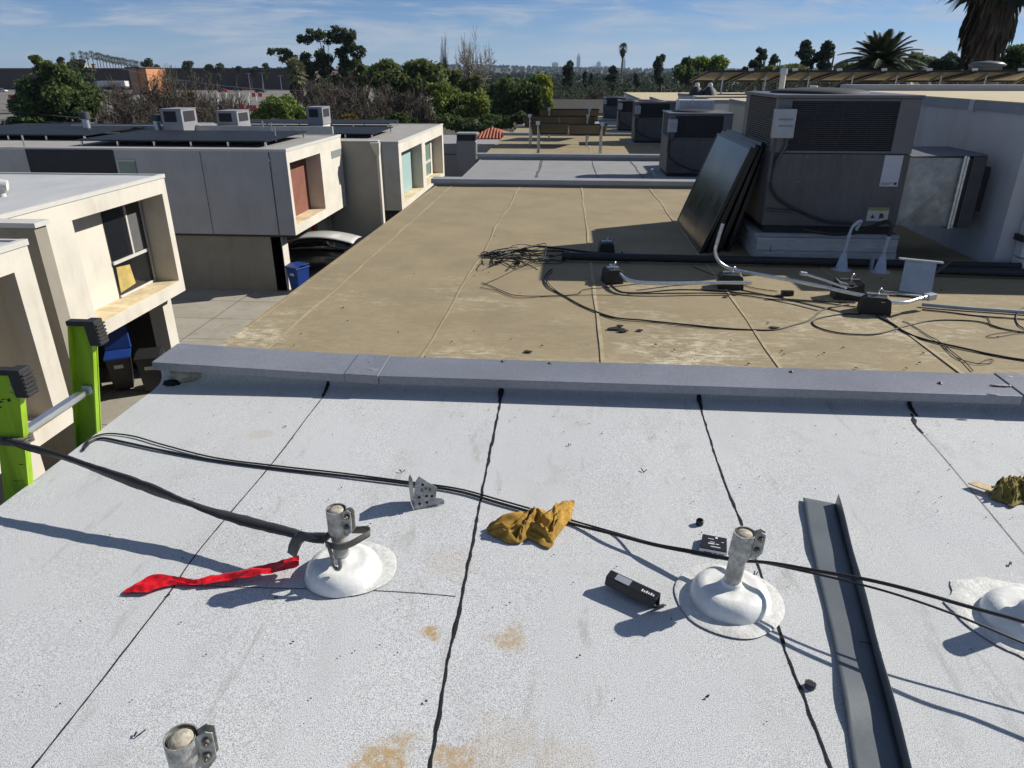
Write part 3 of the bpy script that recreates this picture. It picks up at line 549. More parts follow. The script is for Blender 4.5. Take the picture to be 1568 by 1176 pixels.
cap('low capped wall between the plain grey roof and the racks',18.3,18.55,-.26,-.4,-2.3)
cap('low capped wall just behind the tilted panel racks',26.3,26.5,-.36,-.45,-2.38)
cap('low capped wall farther down the row past the racks',33.6,33.8,-.58,-.7,-2.4)
cap('last low capped wall far down the row',41.2,41.4,-.74,-.85,-2.45)
# upper storeys on the east side
M_stuccow=stucco('white_stucco',(.52,.53,.55),.45)
M_drip=mat('drip_metal',(.20,.24,.29),.4,.3,.15,3)
M_beige=mat('beige_roof_light',(.48,.40,.26),.9,0,.12,3,.2,60)
def upper(label,x0,x1,y0,y1,zt,zb,wallm,roofm):
    t=thing('upper_storey',label,'building',(x0,y0,zb),'upper storeys along the row')
    b=MB(); b.box(x0,x1,y0,y1,zb-.05,zt-.05); b.build('wall',wallm,t)
    b=MB(); b.box(x0-.02,x1,y0-.02,y1,zt-.085,zt-.012); b.build('drip_edge',M_drip,t)
    b=MB(); b.box(x0-.005,x1,y0-.005,y1,zt-.0115,zt+.004); b.build('roof',roofm,t)
    return t
w1=upper('white stucco upper storey wall behind the big rooftop air conditioner',3.79,16,6.52,10.86,1.36,0,M_stuccow,M_beige)
MB().box(3.762,3.79,7.45,7.53,1.26,1.362).build('drip_joint',M_stuccow,w1)
MB().box(3.775,16,10.84,11.04,1.20,1.30).build('flashing_band',mat('parapet_band_grey',(.22,.235,.23),.7,0,.15,3),w1)  # darker grey band below the coping
MB().box(3.74,16,10.80,11.06,1.305,1.44).build('parapet_coping',M_coplight,w1,bevel=.006)
upper('beige upper storey seen between the two nearer air conditioners',3.7,16,13.2,18.2,1.02,-.4,mat('beige_stucco',(.42,.39,.31),.9,0,.1,2,.2,90),M_beige)
upper('upper storey with pale roof carrying the long tilted array',3.6,16,19.6,26.2,.95,-.45,M_wallw,M_beige)
upper('pale upper storey farther along the row behind the small air conditioners',3.4,16,28.6,33.5,.62,-.7,M_wallw,M_beige)
upper('far upper storey beyond the small air conditioners',3.3,16,36,48.5,.42,-.85,M_wallw,M_beige)
# downspout
dsp=thing('downspout','white square downspout with a dark strap at the end of the stucco wall','downspout',(4.02,6.45,0))
b=MB(); b.box(3.93,4.10,6.40,6.515,.12,1.25); b.build('pipe',M_wallw,dsp,bevel=.008)
b=MB(); b.hexa([(3.92,6.27,.01),(4.11,6.27,.01),(4.10,6.5,.01),(3.93,6.5,.01),(3.925,6.34,.10),(4.105,6.34,.10),(4.10,6.515,.118),(3.93,6.515,.118)]); b.build('elbow',M_wallw,dsp,bevel=.006)
MB().box(3.90,4.13,6.385,6.5195,.26,.31).build('strap',M_rub,dsp)
# ---------------------------------------------------------------- rooftop air conditioner
M_acb=mat('ac_paint',(.076,.075,.082),.5,.1,.25,2.2,.05,14,var2=.16,vs2=24,stretch=(1,1,.3))
M_acp=mat('ac_post',(.125,.122,.132),.45,.15,.12,4,var2=.06,vs2=60)
M_coil=mat('ac_coil',(.018,.019,.023),.75,.1,.25,20)
M_coilb=mat('ac_coil_bar',(.045,.045,.055),.6,.2,.25,20)
M_scoil=mat('ac_side_coil',(.10,.095,.085),.8,.1,.25,20)
M_wood=mat('painted_curb',(.42,.42,.40),.85,0,.25,3,.15,50,stretch=(.4,1,3),var2=.15,vs2=25)
M_boxg=mat('switch_grey',(.34,.37,.40),.45,.1,.1,9)
M_cond=mat('conduit_steel',(.70,.72,.74),.28,.85,.15,30,.04,120)
M_cdk=mat('conduit_dark',(.07,.07,.08),.5,.2,.2,20)
M_pad=mat('pad_grey',(.28,.29,.30),.85,0,.15,5,.2,60)
def hvac(label,x0,y0,z0,H=1.11,w=1.185,dp=1.25,curb=True,fine=True):
    t=thing('air_conditioner',label,'air conditioner',(x0,y0,z0),'rooftop air conditioners along the row')
    x1=x0+w; y1=y0+dp
    if curb:
        c=MB(); c.box(x0-.035,x1+.04,y0-.05,y1+.05,z0,z0+.085); c.box(x0-.03,x1+.035,y0-.045,y1+.045,z0+.088,z0+.205); cb=c.build('curb',M_wood,t,bevel=.004)
        MB().box(x0-.05,x1+.05,y0-.012,y1+.06,z0+.208,z0+.24).build('curb_ledge',M_pad,cb)
        MB().box(x0-.03,x1+.06,y0-.16,y0-.055,z0+.002,z0+.03).build('curb_flashing',M_pad,cb); zb=z0+.24
    else:
        MB().box(x0-.16,x1+.2,y0-.10,y1+.1,z0,z0+.10).build('pad',M_pad,t,bevel=.01); zb=z0+.10
    MB().box(x0+.03,x1-.02,y0+.03,y1-.03,zb,zb+.07).build('base_rail',M_coil,t)
    zc=zb+.07; zt=zc+H; zm=zc+H*.572
    MB().box(x0,x1,y0,y1,zc,zm-.004).build('lower_panel',M_acb,t,bevel=.006)
    # upper frame posts
    b=MB(); xl=x0+.115; xr=x1-.175
    b.box(x0,xl,y0,y0+.10,zm,zt-.028); b.box(xr,x1,y0,y0+.10,zm,zt-.028); b.box(xl,xr,y0+.003,y0+.05,zm,zm+.022); b.box(xl,xr,y0+.003,y0+.05,zt-.05,zt-.028)
    b.box(x0,x0+.05,y1-.16,y1,zm,zt-.028); b.box(x1-.05,x1,y0+.1,y1,zm,zt-.028); b.box(x0+.05,x1-.05,y1-.06,y1,zm,zt-.028); b.box(x0+.002,x0+.04,y0+.1,y1-.16,zm,zm+.022)
    b.build('corner_post',M_acp,t,bevel=.004)
    MB().box(xl,xr,y0+.045,y0+.075,zm+.022,zt-.05).build('condenser_coil',M_coil,t)
    g=MB(); n_=24
    for k in range(n_): z=lerp(zm+.035,zt-.062,k/(n_-1)); g.box(xl+.001,xr-.001,y0+.012,y0+.034,z-.004,z+.004)
    for k in range(1,4): x=lerp(xl,xr,k/4); g.box(x-.004,x+.004,y0+.035,y0+.044,zm+.022,zt-.05)
    g.build('coil_guard',M_coilb,t)
    sc=MB(); sc.box(x0+.03,x0+.045,y0+.1,y1-.16,zm+.022,zt-.03)
    for k in range(22): z=lerp(zm+.035,zt-.045,k/21); sc.box(x0+.006,x0+.028,y0+.101,y1-.161,z-.006,z+.006)
    sc.build('side_coil',M_scoil,t)
    MB().box(x0-.018,x1+.014,y0-.014,y1+.014,zt-.027,zt).build('top_cover',M_acp,t,bevel=.006)
    b=MB(); cx_,cy_=(x0+x1)/2-.06,(y0+y1)/2+.05; b.lathe([(.44,zt+.001),(.43,zt+.018),(.33,zt+.034),(.14,zt+.046),(.001,zt+.048)],(cx_,cy_,0),36)
    b.build('fan_guard',M_coil,t)
    # disconnect switch and its conduits
    xs_=x0+.055
    b=MB(); b.box(xs_-.09,xs_+.085,y0-.085,y0-.001,zt-.345,zt-.11); sw=b.build('switch_box',M_boxg,t,bevel=.006)
    b=MB(); b.box(xs_-.06,xs_+.06,y0-.0885,y0-.0852,zt-.20,zt-.185); b.box(xs_-.055,xs_+.065,y0-.0885,y0-.0852,zt-.25,zt-.238); b.build('switch_ridge',mat('switch_ridge_grey',(.2,.21,.23),.5),sw)  # ridges in a darker grey than the switch box
    b=MB()
    b.tube([(xs_-.055,y0-.035,zt-.345),(xs_-.055,y0-.03,zt-.43),(xs_-.06,y0-.03,zt-.72)],.016,10); b.tube([(xs_+.05,y0-.035,zt-.345),(xs_+.045,y0-.035,zt-.42),(xs_+.01,y0-.03,zt-.50),(xs_-.015,y0-.03,zt-.56)],.014,10)
    b.build('conduit',M_cdk,t)
    MB().tube(smoothpts([(xs_-.01,y0-.03,zt-.5),(xs_-.04,y0-.035,zt-.62),(xs_-.03,y0-.035,zt-.76),(xs_+.07,y0-.04,zt-.88),(xs_+.28,y0-.045,zt-.985),(xs_+.5,y0-.05,zt-1.06),(xs_+.72,y0-.06,zt-1.07)],8),.013,8).build('flexible_conduit',M_rub,t)
    b=MB(); b.cyl((xs_-.02,y0-.02,zt-.965),(xs_+.2,y0-.02,zt-.975),.011,n=8); b.cyl((xs_-.025,y0-.02,zt-.965),(xs_+.0,y0-.02,zt-.965),.016,n=8); b.build('drain_pipe',M_cdk,t)
    if fine:
        MB().box(x1-.215,x1-.06,y0-.0025,y0-.0005,zm-.275,zm-.012).build('rating_sticker',mat('sticker_lilac',(.46,.48,.54),.5,0,.04),t)
        b=MB()
        for k in range(3): b.box(x1-.205,x1-.135+.02*k,y0-.0035,y0-.0026,zm-.262+k*.008,zm-.259+k*.008)
        b.box(x1-.095,x1-.07,y0-.0035,y0-.0026,zm-.262,zm-.24); b.build('sticker_print',M_blk,t)
        wl=MB(); wl.box(x1-.27,x1-.085,y0-.0025,y0-.0005,zc+.055,zc+.175); wlo=wl.build('warning_sticker',mat('sticker_pale',(.42,.44,.42),.5),t)
        MB().box(x1-.27,x1-.085,y0-.004,y0-.0026,zc+.148,zc+.176).build('warning_band',mat('sticker_lime',(.20,.24,.07),.5),wlo)
        b=MB(); b.slab([(x1-.24,y0-.0028,zc+.08),(x1-.20,y0-.0028,zc+.08),(x1-.22,y0-.0028,zc+.115)],(0,-.001,0)); b.build('warning_symbol',M_blk,wlo); b=MB(); b.slab([(x1-.165,y0-.0028,zc+.075),(x1-.12,y0-.0028,zc+.085),(x1-.13,y0-.0028,zc+.12),(x1-.16,y0-.0028,zc+.125)],(0,-.001,0)); b.build('warning_symbol',M_blk,wlo)
        b=MB()
        for (px,py) in ((1222,278),(1236,240),(1292,240),(1306,330)):
            q=gy(px,py,y0); b.cyl((q.x,y0+.001,q.z),(q.x,y0-.007,q.z),.008,n=8)
        b.build('panel_screw',M_bolt,t)
    return t
h1_=hvac('big dusty grey air conditioner on a pale wooden curb beside the stacked panels',1.78,6.7,0)
p=gy(1024.6,200,14.85); h2_=hvac('grey air conditioner standing on a low pad on the plain grey roof',p.x,14.85,-.42,1.12,1.2,1.2,False,False)
for (px,Y,z,lab) in ((973,23.5,-.53,'air conditioner right behind the one on the plain grey roof, beside the racks'),(947,32,-.78,'second smallest air conditioner, far down the row'),(924,43,-1.0,'farthest and smallest air conditioner of the roof row')):
    p=gy(px,180,Y); copy_tree(h2_,(p.x,Y,z),lab)
# ---------------------------------------------------------------- sheet metal duct
du=thing('air_duct','dusty galvanised sheet metal duct with cross creases joining the big air conditioner to the wall','duct',(3.2,6.9,.33))
M_duct=mat('dusty_galvanised',(.33,.335,.32),.55,.45,.22,5,.06,30,var2=.18,vs2=16)
xa,xb,za,zb=2.968,3.41,.325,.915; Y0=6.715
cen=V(((xa+xb)/2+.02,Y0-.05,(za+zb)/2-.02))
b=MB(); cs=[V((xa,Y0,za)),V((xb,Y0,za)),V((xb,Y0,zb)),V((xa,Y0,zb))]; b.add(cs+[cen],[(0,1,4),(1,2,4),(2,3,4),(3,0,4)])
b.build('creased_panel',M_duct,du)
b=MB(); b.quad((xa,Y0,zb),(xb,Y0,zb),(xb,7.4,zb),(xa,7.4,zb)); b.quad((xa,Y0,za),(xa,7.4,za),(xb,7.4,za),(xb,Y0,za)); b.quad((xa,7.4,za),(xa,7.4,zb),(xb,7.4,zb),(xb,7.4,za)); b.build('duct_body',M_duct,du)
b=MB(); b.box(xb,xb+.022,Y0-.03,7.42,za-.02,zb+.02); b.box(xb+.03,xb+.05,Y0-.02,7.42,za-.015,zb+.015); b.build('flange',M_galv,du,bevel=.003)
b=MB(); b.box(xb+.05,xb+.085,Y0,7.40,za,zb); b.build('canvas_joint',M_rub,du)
b=MB(); b.box(xb+.085,xb+.205,Y0-.012,7.38,za-.015,zb+.018); b.box(xb+.2055,3.79,Y0+.22,7.2,za+.1,zb-.1); b.build('wall_collar',mat('duct_dark',(.045,.047,.055),.55,.3,.2,6),du,bevel=.004)
b=MB(); b.hexa([(2.98,6.70,zb+.004),(3.60,6.69,zb+.022),(3.6,7.4,zb+.022),(2.98,7.4,zb+.004),(2.98,6.70,zb+.010),(3.60,6.69,zb+.034),(3.6,7.4,zb+.034),(2.98,7.4,zb+.030)]); b.build('top_seam',mat('seam_shaded',(.10,.105,.115),.6,.2,.2,9),du)  # top seam coloured dark to stand for the wall's shade on it
# ---------------------------------------------------------------- stack of leaning solar panels
def solar_mat(nm,ra,rb):
    t=NT(nm,.16); t.b.inputs['Specular IOR Level'].default_value=.28; sep=t.N.new('ShaderNodeSeparateXYZ'); t.L.new(t.tc.outputs['Generated'],sep.inputs[0])
    def line(a,n_,w): 
        f=t.math('FRACT',t.math('MULTIPLY',a,n_)); return t.math('LESS_THAN',t.math('MINIMUM',f,t.math('SUBTRACT',1.,f)),w)
    g=t.math('MAXIMUM',line(sep.outputs[1],10,.012),line(sep.outputs[2],6,.012)); 
    c=t.mix(t.math('MULTIPLY',g,.35),(.006,.008,.012),(.05,.055,.065)); d=t.noise(3,5,.6)
    c=t.mix(t.math('MULTIPLY',t.rng(d,.45,.75),.05),c,(.2,.2,.19)); r=t.rng(d,.3,.7,ra,rb); t.L.new(r,t.b.inputs['Roughness'])
    return t.out(c)
M_sol=solar_mat('solar_cells',.11,.22); M_solm=solar_mat('solar_cells_dusty',.5,.6); M_solf=mat('panel_frame',(.02,.021,.023),.35,.4,.1,20); M_back=mat('backsheet',(.055,.06,.07),.7,0,.1,4)
def leanpanel(i,label):
    bx0=1.275+i*.052+(.012 if i%2 else 0); ln=.36-.022*i; y0=6.87+.02*i+(.05 if i in(2,4) else 0); y1=y0+1.62; hgt=1.02-.012*i
    th_=.035; t=thing('solar_panel',label,'solar panel',(bx0,y0,0),'black solar panels stacked against the air conditioner')
    a=V((bx0,0,.004)); ax=V((ln,0,sqrt(1.04**2-ln**2))).normalized(); nn=V((-ax.z,0,ax.x)); P=lambda u,y,w:V((a.x,0,a.z))+ax*u+nn*(-w)+V((0,y,0))
    b=MB(); b.hexa([P(.02,y0+.02,.004),P(.02,y1-.02,.004),P(.02,y1-.02,.010),P(.02,y0+.02,.010),P(1.02,y0+.02,.004),P(1.02,y1-.02,.004),P(1.02,y1-.02,.010),P(1.02,y0+.02,.010)]); b.build('cells',M_sol,t)
    b=MB()
    for (u0,u1,ya,yb) in ((0,.022,y0,y1),(1.018,1.04,y0,y1),(.022,1.018,y0,y0+.022),(.022,1.018,y1-.022,y1)):
        b.hexa([P(u0,ya,0),P(u0,yb,0),P(u0,yb,th_),P(u0,ya,th_),P(u1,ya,0),P(u1,yb,0),P(u1,yb,th_),P(u1,ya,th_)])
    b.build('frame',M_solf,t,bevel=.0015); return t
for i,lab in enumerate(('outermost panel of the leaning stack, its whole glass face showing','panel leaning second in the stack, only its near edge showing','panel leaning third in the stack','panel leaning fourth in the stack, near edge set back','panel leaning fifth in the stack, close to the air conditioner','innermost panel of the leaning stack, touching the air conditioner')): leanpanel(i,lab)
# ---------------------------------------------------------------- pipes, blocks, boxes on the tan roof
def tg(o,label,cat,group=None): return tag(o,label,cat,group)
b=MB(); y=6.43
b.tube([(-.04,y+.02,.05),(1.0,y+.01,.05),(2.2,y-.02,.05),(3.2,y-.05,.05),(5.5,y-.12,.05)],.036,10); o=b.build('insulated_pipe',M_rub,None,(1.5,y,0)); tg(o,'thick black insulated pipe lying along the roof in front of the wooden curb','pipe')
b=MB(); b.tube([(2.95,6.20,.045),(4.2,6.12,.045),(5.5,6.06,.045)],.03,10); b.tube([(2.95,6.30,.04),(4.2,6.24,.04),(5.5,6.17,.04)],.022,10); o=b.build('insulated_pipe',M_rub,None,(4,6.2,0)); tg(o,'pair of black pipes running past the metal tray towards the downspout','pipe')
def hz_(P,z): return [gz(x,y,z) for x,y in P]
e1=[gz(1122,413,.12)]; base=gz(1100,410,.12)
k0=V((base.x-.02,base.y+.0,0)); 
vert=[gy(1107,343,base.y),gy(1102,358,base.y),gy(1097,375,base.y),gy(1095,385,base.y),gy(1098,396,base.y),gy(1106,405,base.y)]
ru=hz_([(1124,413),(1160,420),(1230,433),(1290,446),(1330,454)],.11)
t=thing('conduit','bent steel conduit rising upright at one end beside the leaning panels','conduit',(ru[0].x,ru[0].y,0),'steel conduits on the tan roof')
MB().tube(smoothpts(vert[2:]+ru,6),.014,10).build('tube',M_cond,t); MB().tube([vert[0],vert[1],vert[2]],.0145,10).build('coupling',M_galv,t)
r2=hz_([(1332,458),(1350,462),(1385,463),(1405,458),(1420,455)],.10); t=thing('conduit','short bright conduit elbow curving up to the metal tray','conduit',(r2[0].x,r2[0].y,0),'steel conduits on the tan roof')
MB().tube(smoothpts(r2,6),.014,10).build('tube',M_cond,t); d=(r2[-1]-r2[-2]).normalized(); MB().cyl(r2[-1]-d*.05,r2[-1]-d*.02,.02,n=12).build('connector',M_galv,t); b=MB(); b.bar(r2[-1]-d*.018,r2[-1]+d*.075,.05,.045); b.build('outlet_body',M_boxg,t,bevel=.004)
r3=hz_([(935,406),(948,418),(960,428),(985,433),(1030,434),(1090,433),(1150,433)],.09); t=thing('conduit','straight steel conduit between the two small rubber blocks in the shadow edge','conduit',(r3[0].x,r3[0].y,0),'steel conduits on the tan roof')
MB().tube(smoothpts(r3,6),.014,10).build('tube',M_cond,t)
r4=hz_([(1230,425),(1262,432),(1296,441)],.15); t=thing('conduit','short loose conduit stub lying across the rubber block','conduit',(r4[0].x,r4[0].y,0),'steel conduits on the tan roof')
MB().tube([r4[0]+V((0,0,.03)),r4[1]+V((0,0,.015)),r4[2]],.009,8).build('tube',M_cond,t); MB().cyl(r4[0]+V((-.03,.0,.035)),r4[0]+V((.02,0,.028)),.016,n=10).build('connector',M_galv,t)
r5=[gz(1412,466,.02),gz(1480,472,.02),gz(1568,478,.02),gz(1640,484,.02)]; t=thing('conduit','grey conduit lying flat on the roof past the metal tray','conduit',(r5[0].x,r5[0].y,0),'steel conduits on the tan roof')
MB().tube(r5,.014,8).build('tube',M_boxg,t)
def block(px,py,w,h,rot,label,saddle=False):
    c=gz(px,py); rz=Matrix.Rotation(rot,3,'Z'); T=lambda x,y,z:V((c.x,c.y,0))+rz@V((x,y,z)); d=.075
    b=MB()
    if saddle:
        pr_=[(-w*.5,0),(w*.5,0),(w*.42,h),(w*.22,h*.8),(0,h*.72),(-w*.22,h*.8),(-w*.42,h)]
    else: pr_=[(-w*.5,0),(w*.5,0),(w*.5,h*.2),(w*.44,h*.86),(w*.3,h),(-w*.3,h),(-w*.44,h*.86),(-w*.5,h*.2)]
    t=thing('pipe_block',label,'pipe block',(c.x,c.y,0),'black rubber pipe blocks on the tan roof')
    b.slab([T(x,-d,z) for x,z in pr_],rz@V((0,2*d,0))); b.build('rubber_base',M_rub,t,bevel=.005)
    b=MB(); b.bar(T(-w*.32,0,h+.004),T(w*.32,0,h+.004),.035,.012); b.build('strut',M_galv if not saddle else M_cdk,t)
    b=MB(); b.tube(smoothpts([T(.005,-.02,h*.75),T(.005,-.02,h+.03),T(.02,0,h+.05),T(.035,.02,h+.03)],4),.006,6); b.build('pipe_clamp',M_galv,t)
block(928,386,.15,.10,.05,'rubber block in the shadow where the cable tangle ends')
block(937,432,.15,.12,.25,'rubber block at the shadow edge under the straight conduit')
block(1117,440,.20,.12,-.1,'rubber block below the upright end of the bent conduit')
block(1296,456,.22,.14,-.1,'saddle shaped rubber block under the loose conduit stub',True)
block(1337,478,.21,.13,-.25,'rubber block turned towards the viewer in front of the metal tray')
# metal tray
c=gz(1402,452); rz=Matrix.Rotation(-.18,3,'Z'); T=lambda x,y,z:V((c.x,c.y,0))+rz@V((x,y,z))
t=thing('metal_tray','tilted open grey metal tray with folded flanges at the end of the conduits','tray',(c.x,c.y,0)); M_tray=mat('tray_metal',(.40,.44,.47),.45,.35,.12,9)
bl,br,tr,tl=T(-.13,-.02,.03),T(.09,-.04,.02),T(.13,.14,.24),T(-.09,.15,.25)
b=MB(); b.slab([bl,br,tr,tl],(0.004,-.003,.004)); b.build('tray_face',M_tray,t)
nrm=(br-bl).cross(tl-bl).normalized()
b=MB(); b.slab([br,br+nrm*-.09,tr+nrm*-.09,tr],(.004,0,0)); b.build('side_flange',M_galv,t)
b=MB(); b.bar(tl+V((-.05,0,.0)),tr+V((.05,-.005,-.005)),.035,.012); b.build('upper_flange',M_tray,t)
b=MB(); b.bar(bl+V((-.11,.0,-.012)),br+V((.01,-.02,-.008)),.05,.01); b.build('lower_flange',M_tray,t)
b=MB(); b.bar(tr+V((.02,.06,-.12)),tr+V((.13,.05,.0)),.05,.006); b.build('bracket_tab',M_cdk,t)
for (px,py,tx,ty,lab) in ((1288,413,1311,326,'white flashing cone with a goosenecked pipe, the one with the pale hooked tip'),(1347,416,1364,320,'white flashing cone with a pipe taking the black flexible cable')):
    c=gz(px,py); t=thing('roof_jack',lab,'roof jack',(c.x,c.y,0),'roof jacks in front of the wooden curb'); M_jack=mat('jack_paint',(.42,.46,.52),.6,0,.15,20)
    MB().lathe([(.085,.002),(.083,.006),(.052,.008),(.022,.15),(.019,.155)],(c.x,c.y,0),24).build('cone',M_jack,t)
    dx=.035; pts=[(c.x,c.y,.14),(c.x+dx*.35,c.y,.30)]
    MB().tube(pts,.013,10).build('pipe',M_jack,t); MB().cyl((c.x+dx*.34,c.y,.285),(c.x+dx*.37,c.y,.31),.017,n=10).build('coupling',M_jack,t)
    if px<1300: MB().tube(smoothpts([(c.x+dx*.36,c.y,.305),(c.x+.025,c.y,.37),(c.x+.06,c.y+.0,.415),(c.x+.095,c.y+.02,.425),(c.x+.10,c.y+.04,.40),(c.x+.085,c.y+.06,.34)],6),.013,8).build('gooseneck',M_jack,t)
    else: MB().tube(smoothpts([(c.x+dx*.36,c.y,.305),(c.x+.012,c.y,.40),(c.x-.02,c.y+.03,.43),(c.x-.09,c.y+.09,.38),(c.x-.2,c.y+.19,.30),(c.x-.36,c.y+.25,.27),(c.x-.62,c.y+.28,.30)],6),.016,8).build('flexible_cable',M_rub,t)
c=gz(1174,404); t=thing('roof_post','short steel stub bolted to a foot among the pipes before the wooden curb','post',(c.x,c.y,0)); MB().lathe([(.05,.002),(.045,.008),(.02,.012)],(c.x,c.y,0),16).build('foot',M_galv,t); MB().box(c.x-.02,c.x+.02,c.y-.012,c.y+.012,.01,.11).build('stub',M_boxg,t,bevel=.003); MB().cyl((c.x+.01,c.y,.105),(c.x+.015,c.y,.16),.005,n=6).build('bolt',M_bolt,t)
c=gz(1340,414); t=thing('pipe_bracket','small grey angle bracket between the two pale roof jacks','bracket',(c.x,c.y,0)); MB().box(c.x-.045,c.x+.045,c.y-.03,c.y+.03,.001,.008).build('foot',M_boxg,t); MB().box(c.x-.05,c.x-.03,c.y-.02,c.y+.02,.008,.12).build('upright',M_boxg,t)
c=gz(958,399); b=MB(); b.box(c.x-.035,c.x+.035,c.y-.02,c.y+.02,.002,.07); b.box(c.x-.045,c.x-.03,c.y-.025,c.y+.025,.06,.085); o=b.build('small_box',M_cdk,None,(c.x,c.y,0)); tg(o,'small dark box standing in shadow beside the insulated pipe','box')
c=gz(1205,452); b=MB(); b.box(c.x-.045,c.x+.045,c.y-.02,c.y+.02,.002,.035); b.box(c.x-.02,c.x+.02,c.y-.026,c.y-.019,.008,.028); o=b.build('cable_junction',M_blk,None,(c.x,c.y,0)); tg(o,'dark cable junction on the black wires midway between rubber blocks','junction')
M_wire=mat('black_wire',(.014,.013,.012),.6,0,.2,30)
def wire(P,label,r=.0045,z=.006,hgt=None):
    Q=[gz(x,y,z) for x,y in P]; Q=[V((q.x,q.y,z+.004*abs(noise.noise(V((q.x*3,q.y*5,1)))))) for q in smoothpts(Q,8)]
    o=MB().tube(Q,r,6).build('wire',M_wire,None,(Q[0].x,Q[0].y,0)); return tag(o,label,'wire','loose black wires on the tan roof')
wire([(845,412),(838,418),(833,428),(840,440),(862,452),(895,470),(940,486),(990,491),(1050,497),(1110,503),(1150,505),(1186,505),(1215,498),(1240,490),(1262,474),(1300,466)],'wire sweeping in a long arc out from the shadow corner',.0055)
wire([(846,415),(838,426),(845,440),(880,462),(940,488),(1000,494),(1060,500),(1100,503)],'thin wire running right along the long arc wire',.003)
wire([(738,433),(752,438),(775,448),(796,453),(850,453),(885,450),(893,444),(920,441),(965,436),(1000,432)],'thin wire crossing the light roof between the arc wire and the pipe block',.003)
wire([(735,440),(760,445),(790,456),(840,454),(900,452),(960,452)],'faint wire lying just below the tangle on bare roof',.0022)
wire([(740,436),(765,425),(790,412),(800,408),(835,404),(862,404)],'thin wire from the tangle bending down and out again',.0025)
wire([(936,436),(945,444),(958,448),(985,448),(1030,444),(1070,444),(1140,449),(1200,455)],'wire leaving the shadow edge block towards the junction',.005)
wire([(960,450),(1050,449),(1120,450),(1180,458),(1250,463),(1310,470),(1345,476)],'wire pair running below the straight conduit to the saddle block',.0042)
wire([(1205,458),(1250,461),(1310,464)],'short wire between junction and saddle block',.004)
wire([(1318,481),(1290,481),(1260,486),(1245,492),(1250,500),(1275,508),(1310,512),(1345,511),(1385,500),(1420,492),(1455,490),(1500,493),(1535,503),(1568,509),(1600,512)],'wire making a wide oval loop in front of the turned rubber block',.0048)
wire([(1342,484),(1365,495),(1385,508),(1410,518),(1440,526),(1490,537),(1540,547),(1600,556)],'thick wire curving away over the bare tan roof to the photo edge',.0065)
wire([(1382,492),(1395,497),(1420,513),(1438,523),(1455,540),(1470,550),(1496,557),(1515,556),(1521,552),(1512,550),(1500,556)],'thin wire ending in a tiny loop near the grey coping',.0028)
wire([(1436,522),(1460,540),(1478,555),(1490,568)],'thin wire dropping to the grey coping',.0028)
wire([(1412,474),(1450,478),(1500,484),(1568,489),(1620,492)],'wire lying beside the flat grey conduit',.005)
wire([(1500,484),(1512,487),(1516,494),(1520,500),(1545,505),(1580,510)],'thin wire branching down from the flat conduit wire',.0028)
wire([(1590,466),(1565,472),(1556,484),(1560,498),(1580,508)],'ring of wire at the edge of the tan roof',.004)
wire([(1590,508),(1550,512),(1520,517),(1512,514),(1530,510),(1570,507)],'thin flattened loop of wire at the photo edge',.0025)
wire([(1060,408),(1090,420),(1120,428),(1150,440),(1190,446)],'thin wire under the upright conduit end',.003)
def tangle():
    b=MB()
    for k in range(17):
        x0=R.uniform(735,800); P=[]; x=x0; y=R.uniform(384,397)
        for s in range(R.randint(4,8)):
            P.append(gz(min(x,870),y,.008+R.random()*.05*(1 if R.random()<.6 else 2))); x+=R.uniform(4,30); y+=R.uniform(-6,6); y=min(max(y,374),405)
        b.tube(smoothpts(P,5),R.choice((.004,.005,.007,.0035)),5)
    for k in range(7): 
        c=gz(R.uniform(742,765),R.uniform(387,392),.02); b.tube([c+V((.06*cos(a),.03*sin(a),.012*sin(a*2+k))) for a in [i*2*pi/14+k for i in range(15)]],.005,5)
    for (px,py) in ((757,402),(786,404),(741,391),(770,390)): q=gz(px,py,.02); b.bar(q,q+V((.06,.012,.004)),.022,.016)
    b.tube(smoothpts([gz(790,386,.03),gz(805,380,.09),gz(822,377,.06),gz(860,381,.05),gz(900,386,.05),gz(925,388,.06)],6),.011,6)
    b.tube(smoothpts([gz(805,383,.03),gz(812,378,.03),gz(832,373,.09),gz(836,376,.1),gz(832,398,.03),gz(815,400,.01)],6),.004,5)
    q=gz(780,390); return tag(b.build('cable_tangle',M_wire,None,(q.x,q.y,0)),'snarled heap of black cables and plugs lying on the tan roof','cables')
tangle()
b=MB()
for _ in range(60):
    x=R.uniform(-1.9,3.2); y=R.uniform(3.8,8.5) if R.random()<.7 else R.uniform(3.8,4.5); s=R.uniform(.003,.008); a=R.random()*6
    b.slab([(x+s*cos(a+k*1.257)*R.uniform(.5,1.8),y+s*sin(a+k*1.257)*R.uniform(.4,1.1),.007) for k in range(5)],(0,0,.004))
for (px,py,s) in ((942,505,.05),(955,508,.035),(980,507,.03),(948,500,.03),(1185,503,.03),(1110,456,.02),(808,540,.025)):
    q=gz(px,py); b.slab([(q.x+s*cos(k*.9)*R.uniform(.6,1.5),q.y+s*.6*sin(k*.9)*R.uniform(.6,1.4),.0065) for k in range(7)],(0,0,.003))
o=b.build('debris',M_tar); tag(o,'dark crumbs and dried mud scattered over the tan roof','grit',kind='stuff')
